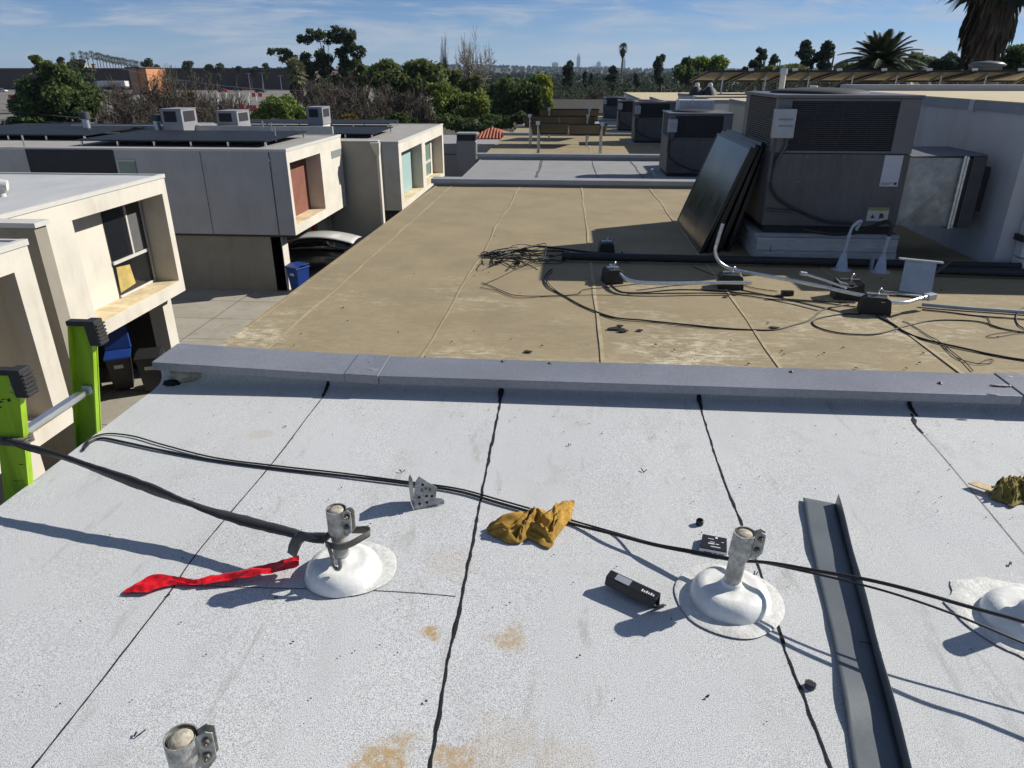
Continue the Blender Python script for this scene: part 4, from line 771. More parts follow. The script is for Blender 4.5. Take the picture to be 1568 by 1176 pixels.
# ---------------------------------------------------------------- tilted panels on racks
def rackpanel(x0,x1,y,zlo,zhi,depth,zroof,label,group,legs,strut=True,nm='tilted_panel'):
    t=thing(nm,label,'solar panel',((x0+x1)/2,y,zroof),group)
    def P(x,f,o): return V((x,lerp(y,y+depth,f),lerp(zhi,zlo,f)+o))
    b=MB(); b.hexa([P(x0,0,-.012),P(x1,0,-.012),P(x1,1,-.012),P(x0,1,-.012),P(x0,0,-.004),P(x1,0,-.004),P(x1,1,-.004),P(x0,1,-.004)]); b.build('backsheet',M_back,t)
    b=MB(); b.hexa([P(x0,0,-.003),P(x1,0,-.003),P(x1,1,-.003),P(x0,1,-.003),P(x0,0,.003),P(x1,0,.003),P(x1,1,.003),P(x0,1,.003)]); b.build('cells',M_sol,t)
    b=MB()
    for (xa,xb,fa,fb) in ((x0,x1,-.012,.012),(x0,x1,.988,1.012),(x0-.012,x0+.012,0,1),(x1-.012,x1+.012,0,1)):
        b.hexa([P(xa,fa,-.04),P(xb,fa,-.04),P(xb,fb,-.04),P(xa,fb,-.04),P(xa,fa,.006),P(xb,fa,.006),P(xb,fb,.006),P(xa,fb,.006)])
    b.build('frame',M_solf,t)
    for x in legs:
        MB().cyl(P(x,.10,-.03),V((x,y+depth*.1,zroof)),.022,n=8).build('leg',M_galv,t); MB().cyl(P(x,.85,-.03),V((x,y+depth*.85,zroof)),.022,n=8).build('leg',M_galv,t)
        b=MB(); b.bar(P(x,-.03,-.055),P(x,1.03,-.055),.04,.03); b.build('rail',M_cond,t)
        MB().box(x-.05,x+.05,y-.04,y-.015,zhi-.04,zhi+.045).build('end_clamp',M_galv,t)
        if strut:
            b=MB(); b.bar(P(x,.06,-.08),V((x+.0,y+depth*.85,zroof+.05)),.05,.04); b.build('brace',M_back,t)
G3='tilted solar panels on the rack roof'
rackpanel(-1.03,-.06,19.5,.06,.39,1.2,-.45,'tilted panel with a grey back standing closest on the rack roof, tree end',G3,[-.84],False); rackpanel(-.03,.94,19.5,.04,.37,1.2,-.45,'tilted panel with a brighter patched back beside the air conditioner end of the rack',G3,[.82],False)
rackpanel(-1.4,-.35,22.2,.08,.42,1.2,-.45,'tilted panel in the second rack row, tree end',G3,[-1.2],False); rackpanel(-.32,.72,22.2,.08,.42,1.2,-.45,'tilted panel in the second rack row, air conditioner end',G3,[.5],False)
rackpanel(-1.0,.9,24.6,.1,.50,1.1,-.45,'dark tilted panel of the back row on the rack roof',G3,[-.7,.6],False)
GA='long tilted array seen from behind on the upper roof'
xs_=[4.42,5.72,7.02,8.32,9.62,10.92,12.22,13.52]
for i in range(8):
    x0=xs_[i]-.3
    lab=['tilted array panel at the tree end of the long row','tilted array panel behind the white mast','tilted array panel second along from the white mast','tilted array panel below the two dark pines','tilted array panel below the feathery date palm','tilted array panel just past the date palm','tilted array panel by the domed roof vent','tilted array panel under the shaggy palm trunk'][i]
    t=thing('tilted_panel',lab,'solar panel',(x0,24,.95),GA)
    y=24.; dep=1.5; zh,zl=1.64,1.36
    sk=-.30
    def P(x,f,o): return V((x+sk*f,lerp(y,y+dep,f),lerp(zh,zl,f)+o))
    xa,xb=x0,x0+1.22
    b=MB(); b.hexa([P(xa,0,-.012),P(xb,0,-.012),P(xb,1,-.012),P(xa,1,-.012),P(xa,0,-.004),P(xb,0,-.004),P(xb,1,-.004),P(xa,1,-.004)]); b.build('backsheet',mat('array_back',(.50,.46,.38),.7,0,.15,3),t)
    b=MB(); b.hexa([P(xa,0,-.003),P(xb,0,-.003),P(xb,1,-.003),P(xa,1,-.003),P(xa,0,.003),P(xb,0,.003),P(xb,1,.003),P(xa,1,.003)]); b.build('cells',M_sol,t)
    for (xc,xd,fa,fb) in ((xa,xb,-.015,.015),(xa,xb,.985,1.015)):
        b=MB(); b.hexa([P(xc,fa,-.06),P(xd,fa,-.06),P(xd,fb,-.06),P(xc,fb,-.06),P(xc,fa,.006),P(xd,fa,.006),P(xd,fb,.006),P(xc,fb,.006)]); b.build('frame',M_solf,t)
    for xx in (xa+.04,xb-.04):
        b=MB(); b.bar(P(xx,-.02,-.05),P(xx,1.02,-.05),.05,.05); b.build('rail',M_solf,t)
    b=MB(); b.bar(P(xa+.55,.15,-.05),V((xa+.15,y+dep*.9,1.02)),.07,.05); b.build('brace',mat('brace_metal',(.30,.28,.24),.6,.3),t)
    MB().cyl((xa+.55,y+.35,1.56),(xa+.53,y+.35,.95),.025,n=8).build('leg',M_galv,t)
    MB().box(xb-.02,xb+.14,y-.05,y-.02,1.63,1.70).build('end_clamp',M_galv,t)
def pole(px,py0,py1,Y,r,label,nm='vent_pipe',m=None,capr=None):
    a=gy(px,py1,Y); c=gy(px,py0,Y); t=thing(nm,label,'vent pipe' if nm=='vent_pipe' else 'mast',(a.x,Y,a.z))
    MB().cyl((a.x,Y,a.z),(a.x,Y,c.z),r,n=10).build('pipe',m or M_wallw,t)
    if capr: MB().cyl((a.x,Y,c.z-.1),(a.x,Y,c.z+.02),capr,n=10).build('cap',M_galv,t)
    return t
pole(1195,106,146,17,.06,'white mast standing in front of the long tilted array','mast',capr=.08)
pole(1244,131,146,17,.08,'short white vent pipe below the long array')
for px,lab in ((1066,'dark squat vent with white tip, the one nearer the small air conditioners'),(1086,'dark squat vent with white tip beside the white mast side')):
    a=gy(px,146,16.5); t=thing('roof_vent',lab,'vent',(a.x,16.5,a.z)); MB().lathe([(.17,0),(.13,.1),(.06,.16),(.05,.17)],(a.x,16.5,a.z),14).build('cone',M_rub,t); MB().lathe([(.05,.17),(.05,.23),(.001,.25)],(a.x,16.5,a.z),10).build('tip',M_wallw,t)
a=gy(1066,152,16); t=thing('roof_hatch','pale blue grey box with a rail beside the squat vents','hatch',(a.x,16,1.0)); MB().box(a.x-.35,a.x+.35,15.8,16.4,.6,1.07).build('box',M_stuccow,t); MB().cyl((a.x-.3,15.85,1.12),(a.x+1.1,15.85,1.13),.02,n=6).build('rail',M_galv,t)
for k in(-.1,): MB().cyl((a.x+k,15.79,.6),(a.x+k,15.79,1.14),.015,n=6).build('stile',M_galv,t)
a=gy(1510,107,27); t=thing('roof_vent','wide dark domed roof vent rising behind the long array','vent',(a.x,27,1.2)); MB().lathe([(.45,.0),(.45,.55),(.52,.56),(.56,.62),(.4,.70),(.001,.74)],(a.x,27,1.2),20).build('dome',mat('vent_metal',(.14,.15,.16),.5,.3),t)
GZ=-5.8
# ================================================================ ground and alley
def ground_mat():
    t=NT('earth',.95); n1=t.noise(.02,6,.6); n2=t.noise(.3,5,.6)
    c=t.mix(t.rng(n1,.4,.6),(.045,.055,.025),(.07,.065,.04)); c=t.mix(t.rng(n2,.4,.7),c,(.06,.06,.035)); return t.out(c)
b=MB(); b.grid(lambda u,v:V((lerp(-9000,9000,u),lerp(-60,12000,v),GZ-.35)),30,30); o=b.build('ground',ground_mat()); tag(o,'broad flat earth running to the horizon','ground',kind='structure')
def conc_mat():
    t=NT('driveway_concrete',.9); n1=t.noise(.9,6,.65); n2=t.noise(40,3,.7); n3=t.noise(3,5,.7)
    sep=t.N.new('ShaderNodeSeparateXYZ'); t.L.new(t.co,sep.inputs[0])
    def ln(a,per,w): 
        f=t.math('FRACT',t.math('DIVIDE',a,per)); return t.math('LESS_THAN',f,w)
    j=t.math('MAXIMUM',ln(t.math('ADD',sep.outputs[0],60.3),3.05,.012),ln(t.math('ADD',sep.outputs[1],50.9),1.9,.018))
    c=t.mix(t.rng(n1,.35,.65),(.30,.275,.22),(.38,.35,.29)); c=t.mix(t.math('MULTIPLY',t.rng(n2,.4,.7),.3),c,(.2,.19,.16)); c=t.mix(t.math('MULTIPLY',t.rng(n3,.56,.72),.5),c,(.16,.145,.12)); c=t.mix(t.math('MULTIPLY',j,.8),c,(.06,.058,.05)); return t.out(c,n2,.2)
b=MB(); b.box(-30,-1.9,-4,56,GZ-.3,GZ); o=b.build('driveway',conc_mat()); tag(o,'pale concrete driveway between the two rows of townhouses','driveway',kind='structure')
# ================================================================ townhouses across the driveway
M_cream=stucco('cream_stucco',(.66,.62,.535),.28)
M_cream2=stucco('grey_cream_stucco',(.47,.465,.44))
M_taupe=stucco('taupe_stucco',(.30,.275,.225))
M_sill=mat('ochre_sill',(.60,.49,.31),.85,0,.28,1.6,.2,60,var2=.15,vs2=6)
M_roofg=mat('pale_roof',(.42,.43,.44),.9,0,.12,1.3,.2,90,stretch=(1,.4,1))
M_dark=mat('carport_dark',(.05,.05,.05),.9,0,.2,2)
M_glassd=mat('dark_glass',(.012,.014,.017),.08,0,.1,2,spec=.7)
M_winf=mat('window_frame',(.55,.54,.50),.6,0,.05)
GT='townhouses across the driveway'
def facebox(t,X,y0,y1,zb,zt,ops,depth,wm,back,xw,name='upper_wall',south=None):
    """upper storey whose alley face stands at X, pierced by deep openings ops=[(ya,yb,za,zb)]"""
    b=MB(); th=depth+.12; cur=y0
    for (ya,yb,za,zc) in ops:
        if ya>cur: b.box(X-th,X,cur,ya,zb,zt)
        b.box(X-th,X,ya,yb,zc,zt); b.box(X-th,X,ya,yb,zb,za-.02); cur=yb
    if y1>cur: b.box(X-th,X,cur,y1,zb,zt)
    o=b.build(name,wm,t)
    MB().box(xw,X-th-.001,y0+.004,y1-.004,zb+.002,zt-.002).build('side_wall',south or wm,t)
    for (ya,yb,za,zc) in ops:
        MB().box(X-depth-.115,X-.004,ya+.001,yb-.001,za-.02,za).build('sill',M_sill,t)
        MB().box(X-depth-.11,X-depth,ya+.001,yb-.001,za+.001,zc-.001).build('recess_wall',back,t)
    return o
def roofsheet(t,X,y0,y1,z,xw,m=None,trim=M_winf):
    MB().box(xw,X-.08,y0+.06,y1-.05,z,z+.03).build('roof',m or M_roofg,t)
    b=MB(); b.box(X-.078,X+.02,y0-.02,y1+.02,z-.02,z+.065); b.box(xw,X-.08,y0-.02,y0+.058,z-.02,z+.06); b.box(xw,X-.08,y1-.048,y1+.02,z-.02,z+.06); b.build('roof_trim',trim,t)
A_=thing('townhouse','cream townhouse behind the ladder with a deep framed window and bins beneath','building',(-12,14,GZ),GT)
facebox(A_,-9.85,10.6,17.15,-3.6,-.76,[(13.52,16.93,-3.28,-1.11)],.6,M_cream,M_cream,-24)
roofsheet(A_,-9.85,9.9,17.15,-.74,-24)
w=MB(); w.box(-10.449,-10.43,15.32,16.86,-3.26,-1.12); wo=w.build('window',M_glassd,A_)
b=MB(); b.box(-10.429,-10.395,15.32,16.80,-2.49,-2.42); b.box(-10.429,-10.40,16.14,16.20,-2.419,-1.13); b.box(-10.429,-10.405,16.80,16.85,-3.25,-1.13); b.box(-10.429,-10.40,15.32,16.79,-3.27,-3.22); b.build('window_frame',M_winf,wo)
b=MB(); b.slab([(-10.428,15.36,-3.16),(-10.428,16.0,-3.1),(-10.428,15.92,-2.62),(-10.428,15.40,-2.56)],(.012,0,0)); b.build('folded_blind',mat('yellow_blind',(.42,.32,.10),.8,0,.3,3),wo)
b=MB(); b.box(-10.428,-10.42,16.22,16.6,-2.40,-1.5); b.build('screen',mat('grey_screen',(.10,.10,.10),.9),wo)
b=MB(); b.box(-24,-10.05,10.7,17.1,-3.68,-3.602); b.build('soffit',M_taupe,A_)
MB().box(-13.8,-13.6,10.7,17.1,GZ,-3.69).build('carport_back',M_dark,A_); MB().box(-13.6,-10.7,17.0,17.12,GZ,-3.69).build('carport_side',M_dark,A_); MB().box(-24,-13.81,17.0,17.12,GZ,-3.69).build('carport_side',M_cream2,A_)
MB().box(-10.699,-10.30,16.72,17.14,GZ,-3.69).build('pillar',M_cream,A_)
q=gz(163,592,GZ); MB().box(q.x-.25,q.x,q.y-.5,q.y-.15,GZ,-3.69).build('pillar',M_taupe,A_)
# vent on its roof
v=thing('roof_vent','short white elbow vent on the pale roof behind the ladder','vent',(-11.4,13.8,-.7)); MB().cyl((-11.42,13.8,-.71),(-11.42,13.8,-.55),.08,n=14).build('neck',M_wallw,v); MB().tube(smoothpts([(-11.75,13.65,-.53),(-11.5,13.76,-.47),(-11.28,13.86,-.50)],5),.11,14).build('hood',M_wallw,v)
# nearer neighbour with its party wall
q=gz(52,345,-.62); xF=q.x
A0=thing('townhouse','cream townhouse half hidden by the ladder, with a dark deep opening','building',(-10,7,GZ),GT)
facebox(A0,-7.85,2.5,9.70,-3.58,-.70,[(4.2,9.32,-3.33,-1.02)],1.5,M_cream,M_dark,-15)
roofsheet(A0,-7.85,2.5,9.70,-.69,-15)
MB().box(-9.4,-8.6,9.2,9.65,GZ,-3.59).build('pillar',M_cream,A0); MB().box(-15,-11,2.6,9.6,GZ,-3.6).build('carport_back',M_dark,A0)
F_=thing('party_wall','tall thin party wall with metal cap rising between two cream townhouses','wall',(xF,q.y,GZ)); MB().box(-15,xF,q.y-.02,q.y+.26,GZ,-.66).build('wall_body',M_taupe,F_); MB().box(-15,xF+.05,q.y-.05,q.y+.30,-.655,-.58).build('cap',M_winf,F_)
# building B
M_grey2=stucco('bluegrey_stucco',(.43,.432,.44),.25)
B_=thing('townhouse','grey sided townhouse with a red brown recess and the covered car below','building',(-12,27.5,GZ),GT)
M_redp=mat('red_brown_panel',(.20,.075,.05),.8,0,.15,3)
facebox(B_,-9.6,24.5,30.7,-3.72,-.87,[(24.71,27.95,-3.38,-1.27)],.6,M_cream,M_redp,-26,south=M_grey2)
MB().box(-26,-9.604,24.492,24.499,-3.715,-.88).build('south_face',M_grey2,B_)
roofsheet(B_,-9.6,24.5,30.7,-.86,-26,mat('grey_roof_b',(.30,.29,.27),.9,0,.15,1.5))
MB().box(-10.21,-10.19,24.47,24.49,-3.7,-.9).build('wall_joint',M_dark,B_); MB().box(-10.23,-10.17,24.44,24.49,-1.2,-1.12).build('joint_clip',M_winf,B_); MB().box(-12.63,-12.615,24.483,24.491,-3.7,-.9).build('wall_joint',M_dark,B_)
MB().box(-18.9,-15.72,24.46,24.49,-2.6,-.86).build('dark_cladding',mat('navy_cladding',(.012,.014,.022),.6,0,.2,3),B_)
wo=MB().box(-15.6,-15.0,24.45,24.49,-2.1,-1.24).build('window',mat('green_glass',(.17,.25,.22),.3,0,.1,3),B_); b=MB(); b.box(-15.64,-15.601,24.44,24.49,-2.1,-1.2); b.box(-15.6,-14.98,24.44,24.49,-1.239,-1.2); b.build('window_frame',M_winf,wo)
wo=MB().box(-9.599,-9.58,29.3,30.55,-1.62,-1.34).build('window',mat('vent_glass',(.25,.28,.27),.3),B_)
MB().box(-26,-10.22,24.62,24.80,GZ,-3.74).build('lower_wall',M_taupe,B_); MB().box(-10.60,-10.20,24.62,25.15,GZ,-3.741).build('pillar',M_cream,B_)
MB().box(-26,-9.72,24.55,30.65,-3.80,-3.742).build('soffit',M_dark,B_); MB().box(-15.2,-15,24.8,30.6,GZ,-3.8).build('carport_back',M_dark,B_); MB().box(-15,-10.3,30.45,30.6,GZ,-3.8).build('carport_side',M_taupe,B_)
eb=thing('electric_box','grey electric meter boxes with a red tag on the carport wall','meter box',(-11,30.4,-4.6))
MB().box(-11.4,-10.9,30.28,30.44,-5.3,-4.1).build('meter_cabinet',M_pad,eb); MB().box(-10.85,-10.45,30.25,30.44,-5.5,-4.2).build('switch_cabinet',M_boxg,eb); MB().box(-11.12,-10.95,30.26,30.275,-4.95,-4.5).build('red_tag',mat('red_tag',(.4,.03,.03),.6),eb); MB().box(-10.75,-10.5,30.3,30.44,-4.1,-3.85).build('meter',M_winf,eb)
# party wall and building C
P_=thing('party_wall','tall grey party wall with a lit edge and white rain head beside the red brown recess','wall',(-8.2,31,GZ)); MB().box(-13,-8.16,30.9,31.15,GZ,-1.10).build('wall_body',mat('olive_grey_stucco',(.31,.30,.26),.9,0,.1,1.2,.25,110),P_); MB().box(-8.159,-8.06,30.88,31.17,GZ,-1.12).build('lit_end',M_cream,P_); MB().box(-13,-8.05,30.86,31.19,-1.095,-1.05).build('cap',M_winf,P_); b=MB(); b.hexa([(-8.15,30.72,-1.62),(-8.0,30.72,-1.62),(-8.0,30.87,-1.62),(-8.15,30.87,-1.62),(-8.35,30.62,-1.12),(-7.95,30.62,-1.12),(-7.95,30.87,-1.12),(-8.35,30.87,-1.12)]); b.build('rain_head',M_cream,P_)  # sunlit end of the wall put in as a paler cream strip
C_=thing('townhouse','last townhouse across the driveway, with two deep recesses, one pale teal','building',(-10,38,GZ),GT)
facebox(C_,-7.6,32.6,44.5,-4.25,-1.30,[(33.1,37.85,-3.98,-1.75),(38.75,44.05,-4.02,-1.82)],.6,M_cream,M_cream,-24,south=M_grey2)
roofsheet(C_,-7.6,32.6,44.5,-1.29,-24,mat('grey_roof_b',(.3,.29,.27)))
wo=MB().box(-8.199,-8.16,33.2,37.8,-3.95,-1.78).build('window',mat('teal_blind',(.30,.43,.43),.7,0,.05),C_)
wo=MB().box(-8.199,-8.16,39.0,43.0,-3.9,-1.85).build('window',mat('green_glass',(.17,.25,.22)),C_); b=MB()
for y in (39.0,41.2,42.9): b.box(-8.16,-8.12,y,y+.12,-3.9,-1.85)
b.box(-8.16,-8.11,38.9,43.1,-3.2,-3.08); b.build('window_frame',M_winf,wo)
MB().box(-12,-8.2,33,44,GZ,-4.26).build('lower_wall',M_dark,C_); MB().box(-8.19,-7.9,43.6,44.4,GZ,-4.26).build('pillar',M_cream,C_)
# roof arrays, air conditioners and vents on the far row
def lowarray(label,x0,x1,y0,y1,z0,z1,nx):
    t=thing('roof_array',label,'solar array',((x0+x1)/2,y0,z0-.2),'low dark solar arrays on the far row of roofs')
    for k in range(nx):
        xa=lerp(x0,x1,k/nx)+.015; xb=lerp(x0,x1,(k+1)/nx)-.015
        MB().hexa([(xa,y0,z0),(xb,y0,z0),(xb,y1,z1),(xa,y1,z1),(xa,y0,z0+.05),(xb,y0,z0+.05),(xb,y1,z1+.05),(xa,y1,z1+.05)]).build('panel',M_solm,t)
    for k in range(nx+1):
        x=lerp(x0+.1,x1-.1,k/nx); MB().box(x-.03,x+.03,y0+.1,y0+.16,z0-.5,z0).build('foot',M_cond,t); MB().box(x-.03,x+.03,y1-.2,y1-.14,z0-.5,z1).build('foot',M_cond,t)
lowarray('broad low solar array on the roof of the grey sided townhouse',-17.6,-10.6,25.4,29.6,-.66,-.64,5)
lowarray('low solar array on the last townhouse roof behind the party wall',-14.5,-9.2,34.5,38.6,-1.1,-1.06,4)
lowarray('low solar array at the photo edge on the roof above the navy cladding',-25,-18.6,27.4,32.6,-.66,-.6,4)
lowarray('second low solar array on the last townhouse roof, toward the small air conditioner',-20,-10,41.,43.6,-1.06,-1.02,5)
rb=thing('roof_array','narrow bare rack strip behind the low arrays','rack',(-15,31,-.8)); b=MB(); b.box(-22,-10.2,31.6,31.75,-.86,-.55); b.build('rail',M_coplight,rb)
M_acl=mat('ac_cool_grey',(.27,.27,.29),.5,.1,.1,3)
def smallac(px0,px1,py0,py1,Y,label):
    a=gy(px0,py1,Y); c=gy(px1,py0,Y); w=(c.x-a.x)*.55; d=1.3; x0=a.x; x1=x0+w; z0,z1=a.z,c.z
    t=thing('air_conditioner',label,'air conditioner',((x0+x1)/2,Y,z0),'air conditioners on the far row of roofs'); zm=lerp(z0,z1,.52)
    MB().box(x0,x1,Y,Y+d,z0+.12,z1).build('cabinet',M_acl,t,bevel=.01); MB().box(x0+.05,x1-.05,Y+.05,Y+d-.05,z0-.3,z0+.12).build('curb',M_wallw,t)
    MB().box(x0+.12,x1-.12*w*2.2,Y-.012,Y-.001,zm,z1-.07).build('condenser_coil',M_coil,t); MB().box(x1+.001,x1+.012,Y+.16,Y+d-.2,zm,z1-.07).build('side_coil',M_coil,t); MB().box(x0-.02,x1+.02,Y-.02,Y+d+.02,z1,z1+.03).build('top_cover',M_acl,t)
smallac(252,302,168,207,30.6,'small air conditioner standing tallest over the broad low array'); smallac(335,388,171,203,32,'small air conditioner between the other two on the far roofs'); smallac(472,512,165,195,38,'small air conditioner in front of the brown bare thicket')
def ventp(px,y0,y1,Y,r,label,cap_=True):
    a=gy(px,y1,Y); c=gy(px,y0,Y); t=thing('vent_pipe',label,'vent pipe',(a.x,Y,a.z)); MB().cyl((a.x,Y,a.z-.3),(a.x,Y,c.z),r,r*.85,14).build('pipe',M_galv,t)
    if cap_: MB().cyl((a.x,Y,c.z-.05),(a.x,Y,c.z+.22),r*1.25,n=14).build('cap',M_cdk,t)
ventp(134,180,198,30.5,.16,'grey vent pipe with dark cap before the big green tree'); ventp(242,183,199,31.2,.17,'grey vent pipe with dark cap beside the tallest small air conditioner')
for i,(px,y0,y1,Y) in enumerate(((404,185,205,29.4),(417,188,207,29.5),(422,193,212,27.5),(37,207,221,24.7))):
    ventp(px,y0,y1,Y,.035,['thin white stub pipe before the round green shrub','thin white stub pipe at the corner of the broad array','thin white stub pipe standing closer on the broad array','thin white stub at the roof edge above the navy cladding'][i],False)
# ---------------------------------------------------------------- bins
M_bblue=mat('blue_bin',(.010,.042,.21),.45,0,.12,5,.05,40); M_bblk=mat('black_bin',(.02,.02,.022),.5,0,.12,5,.05,40)
def bin_(px,py,m,label,rot=0.,open_=False,lidm=None):
    c=gz(px,py,GZ); rz=Matrix.Rotation(rot,3,'Z'); T=lambda x,y,z:V((c.x,c.y,GZ))+rz@V((x*.86,y*.86,z*.92)); t=thing('trash_bin',label,'trash bin',c)
    t['group']='wheeled bins in the driveway carports'
    b=MB(); b.hexa([T(-.25,-.27,.06),T(.25,-.27,.06),T(.25,.27,.06),T(-.25,.27,.06),T(-.32,-.34,.98),T(.32,-.34,.98),T(.32,.36,.98),T(-.32,.36,.98)]); b.build('body',m,t,bevel=.02)
    b=MB(); b.slab([T(-.345,-.37,.96),T(.345,-.37,.96),T(.345,.39,.96),T(-.345,.39,.96)],(0,0,.05)); b.build('rim',lidm or m,t,bevel=.01)
    b=MB()
    if open_: b.slab([T(-.34,.40,1.02),T(.34,.40,1.02),T(.32,.52,1.72),T(-.32,.52,1.72)],(0,.05,0))
    else: b.slab([T(-.35,-.39,1.015),T(.35,-.39,1.015),T(.33,-.1,1.09),T(.33,.38,1.075),T(-.33,.38,1.075),T(-.33,-.1,1.09)],(0,0,.03))
    b.build('lid',lidm or m,t,bevel=.008)
    for s in(-1,1): MB().cyl(T(.20*s-.03,.33,.13),T(.20*s+.03,.33,.13),.13,n=16).build('wheel',M_rub,t)
    MB().cyl(T(-.25,.43,.95),T(.25,.43,.95),.018,n=8).build('handle',M_rub,t)
    b=MB(); b.slab([T(-.12,-.329,.7),T(.12,-.329,.7),T(.12,-.337,.8),T(-.12,-.337,.8)],(0,-.003,0)); b.build('white_label',M_winf,t)
    return t
bin_(192,594,M_bblk,'dark wheeled bin with a bright blue rim next to the green ladder',.5,True,M_bblue); bin_(240,596,M_bblk,'black wheeled bin with a pale label beside the roof corner',.35)
bin_(185,560,M_bblue,'blue wheeled bin deep in the dark carport behind the ladder',.3,True); bin_(460,446,M_bblue,'blue wheeled bin in front of the covered car',-.5)
# ---------------------------------------------------------------- cars
M_tyre=mat('tyre',(.015,.015,.015),.8); M_rim=mat('rim',(.35,.35,.36),.35,.8); M_carw=mat('car_white',(.58,.58,.56),.25,0,.02,spec=.6,coat=.5); M_cargl=mat('car_glass',(.01,.011,.013),.05,0,0,spec=.8); M_card=mat('car_dark',(.02,.021,.024),.3,0,.02,coat=.5)
def carprofile(L,Hb):
    return [(-L/2,.32),(-L/2+.03,.72),(-L/2+.25,.92),(-.32*L,.96),(.18*L,.95),(L/2-.35,.84),(L/2-.04,.68),(L/2,.35)]
def car(c,yaw,label,roofm,bodym,cat='car',scale=1.,parts=True,group=None):
    t=thing('parked_car',label,cat,c,group); M4=Matrix.Translation(c)@Matrix.Rotation(yaw,4,'Z'); L=4.4
    def loft(secs): # secs: list of x, halfwidth bottom, halfwidth top, z0,z1
        b=MB(); vs=[]
        for (x,w0,w1,z0,z1) in secs:
            vs+=[(x,-w0,z0),(x,-w0*1.02,lerp(z0,z1,.5)),(x,-w1,z1),(x,-w1*.5,z1+.035),(x,w1*.5,z1+.035),(x,w1,z1),(x,w0*1.02,lerp(z0,z1,.5)),(x,w0,z0)]
        k=len(secs); fs=[(i*8+j,i*8+(j+1)%8,(i+1)*8+(j+1)%8,(i+1)*8+j) for i in range(k-1) for j in range(8)]
        b.add(vs,fs,0,True); b.add(vs[:8],[tuple(range(7,-1,-1))]); b.add(vs[-8:],[tuple(range(8))]); return b.xf(M4)
    loft([(-2.2,.72,.66,.34,.70),(-2.12,.80,.76,.26,.84),(-1.7,.87,.83,.22,.93),(-.6,.89,.86,.20,.95),(.6,.89,.86,.20,.94),(1.3,.87,.82,.22,.86),(1.9,.82,.74,.26,.74),(2.18,.70,.62,.34,.62)]).build('body',bodym,t,merge=True,subd=1)
    loft([(-2.0,.70,.62,.86,.92),(-1.45,.76,.60,.88,1.28),(-.8,.79,.60,.9,1.40),(.1,.79,.59,.9,1.40),(.6,.78,.60,.9,1.28),(1.25,.74,.66,.84,.90)]).build('windows',M_cargl,t,merge=True,subd=1)
    b=MB(); b.grid(lambda u,v:V((lerp(-1.95,.95,u),lerp(-.64,.64,v),1.12+.41*sin(pi*(.14+.72*u))**.9-.06*(2*v-1)**2-.02)),16,8); b.xf(M4).build('roof',roofm,t,solid=.03)
    for x in(-1.35,1.35):
        for s in(-1,1):
            w_=MB().cyl((x,s*.74,.32),(x,s*.92,.32),.32,n=20).xf(M4).build('wheel',M_tyre,t); MB().cyl((x,s*.915,.32),(x,s*.93,.32),.2,n=16).xf(M4).build('rim',M_rim,w_)
    for s in(-1,1):
        b=MB(); b.obox((2.05,s*.58,.64),(.16,.28,.10),Matrix.Rotation(.4*s,3,'Z')); b.xf(M4).build('headlight',M_rim,t); b=MB(); b.obox((.75,s*.98,.98),(.12,.16,.11),Matrix()); b.xf(M4).build('mirror',bodym,t)
    return t
car(V((-9.3,27.7,GZ)),0,'dark car with a pale curved roof parked under the townhouse with the red brown recess',M_carw,M_card)
# ---------------------------------------------------------------- house at the end of the driveway
a=gy(681,212,48); c=gy(745,212,48)
g=thing('house','plain grey house wall closing the end of the driveway','house',((a.x+c.x)/2,48,GZ)); M_wg=mat('slate_stucco',(.27,.27,.28),.9,0,.07,1)
MB().box(a.x-3,c.x+6,48,55,GZ,-2.68).build('wall',M_wg,g); q0=gy(699,205,47.6); q1=gy(728,205,47.6)
MB().box(q0.x,q1.x,47.4,47.99,GZ,-2.42).build('chimney',M_wg,g); MB().box(q0.x+.05,q1.x+.05,47.3,48.4,-2.41,-2.06).build('chimney_cap',M_coil,g); MB().box(q0.x,q1.x+.1,47.25,48.45,-2.055,-1.97).build('cap_frame',M_coplight,g); MB().cyl((q1.x+.05,47.35,-3.6),(q1.x+.05,47.35,-2.5),.07,n=8).build('white_pipe',M_wallw,g)
MB().box(a.x-3,c.x+6,47.97,47.995,-3.35,-3.3).build('wall_joint',M_dark,g)
h=thing('tile_roof_house','small house with a hipped red tile roof past the grey house wall','house',(-4.3,52,GZ)); ap=gy(753,197,53); e0=gy(722,213,52); e1_=gy(790,213,52)
M_tile=mat('red_tile',(.33,.10,.055),.8,0,.3,5,var2=.2,vs2=20); b=MB(); ex0,ex1=e0.x,e1_.x; ez=e0.z; 
b.add([(ex0,51.5,ez),(ex1,51.5,ez),(ex1,56,ez),(ex0,56,ez),(ap.x-.3,53.5,ap.z),(ap.x+.3,53.5,ap.z)],[(0,1,5,4),(1,2,5),(2,3,4,5),(3,0,4)])
for k in range(13):
    x=lerp(ex0+.1,ex1-.1,k/12); f=1-abs(x-ap.x)/max(ap.x-ex0,ex1-ap.x); b.tube([V((x,51.5,ez+.05)),V((lerp(x,ap.x,.15),51.5+2*f,lerp(ez,ap.z,f)+.05))],.09,6)
b.build('roof',M_tile,h); MB().box(ex0+.4,ex1-.4,51.9,55.6,GZ,ez-.02).build('wall',M_wallw,h)
b=MB(); 
for k in range(9): b.box(ex0+.6+k*.32,ex0+.75+k*.32,51.87,51.9,ez-.55,ez-.12)
b.build('window',M_glassd,h)
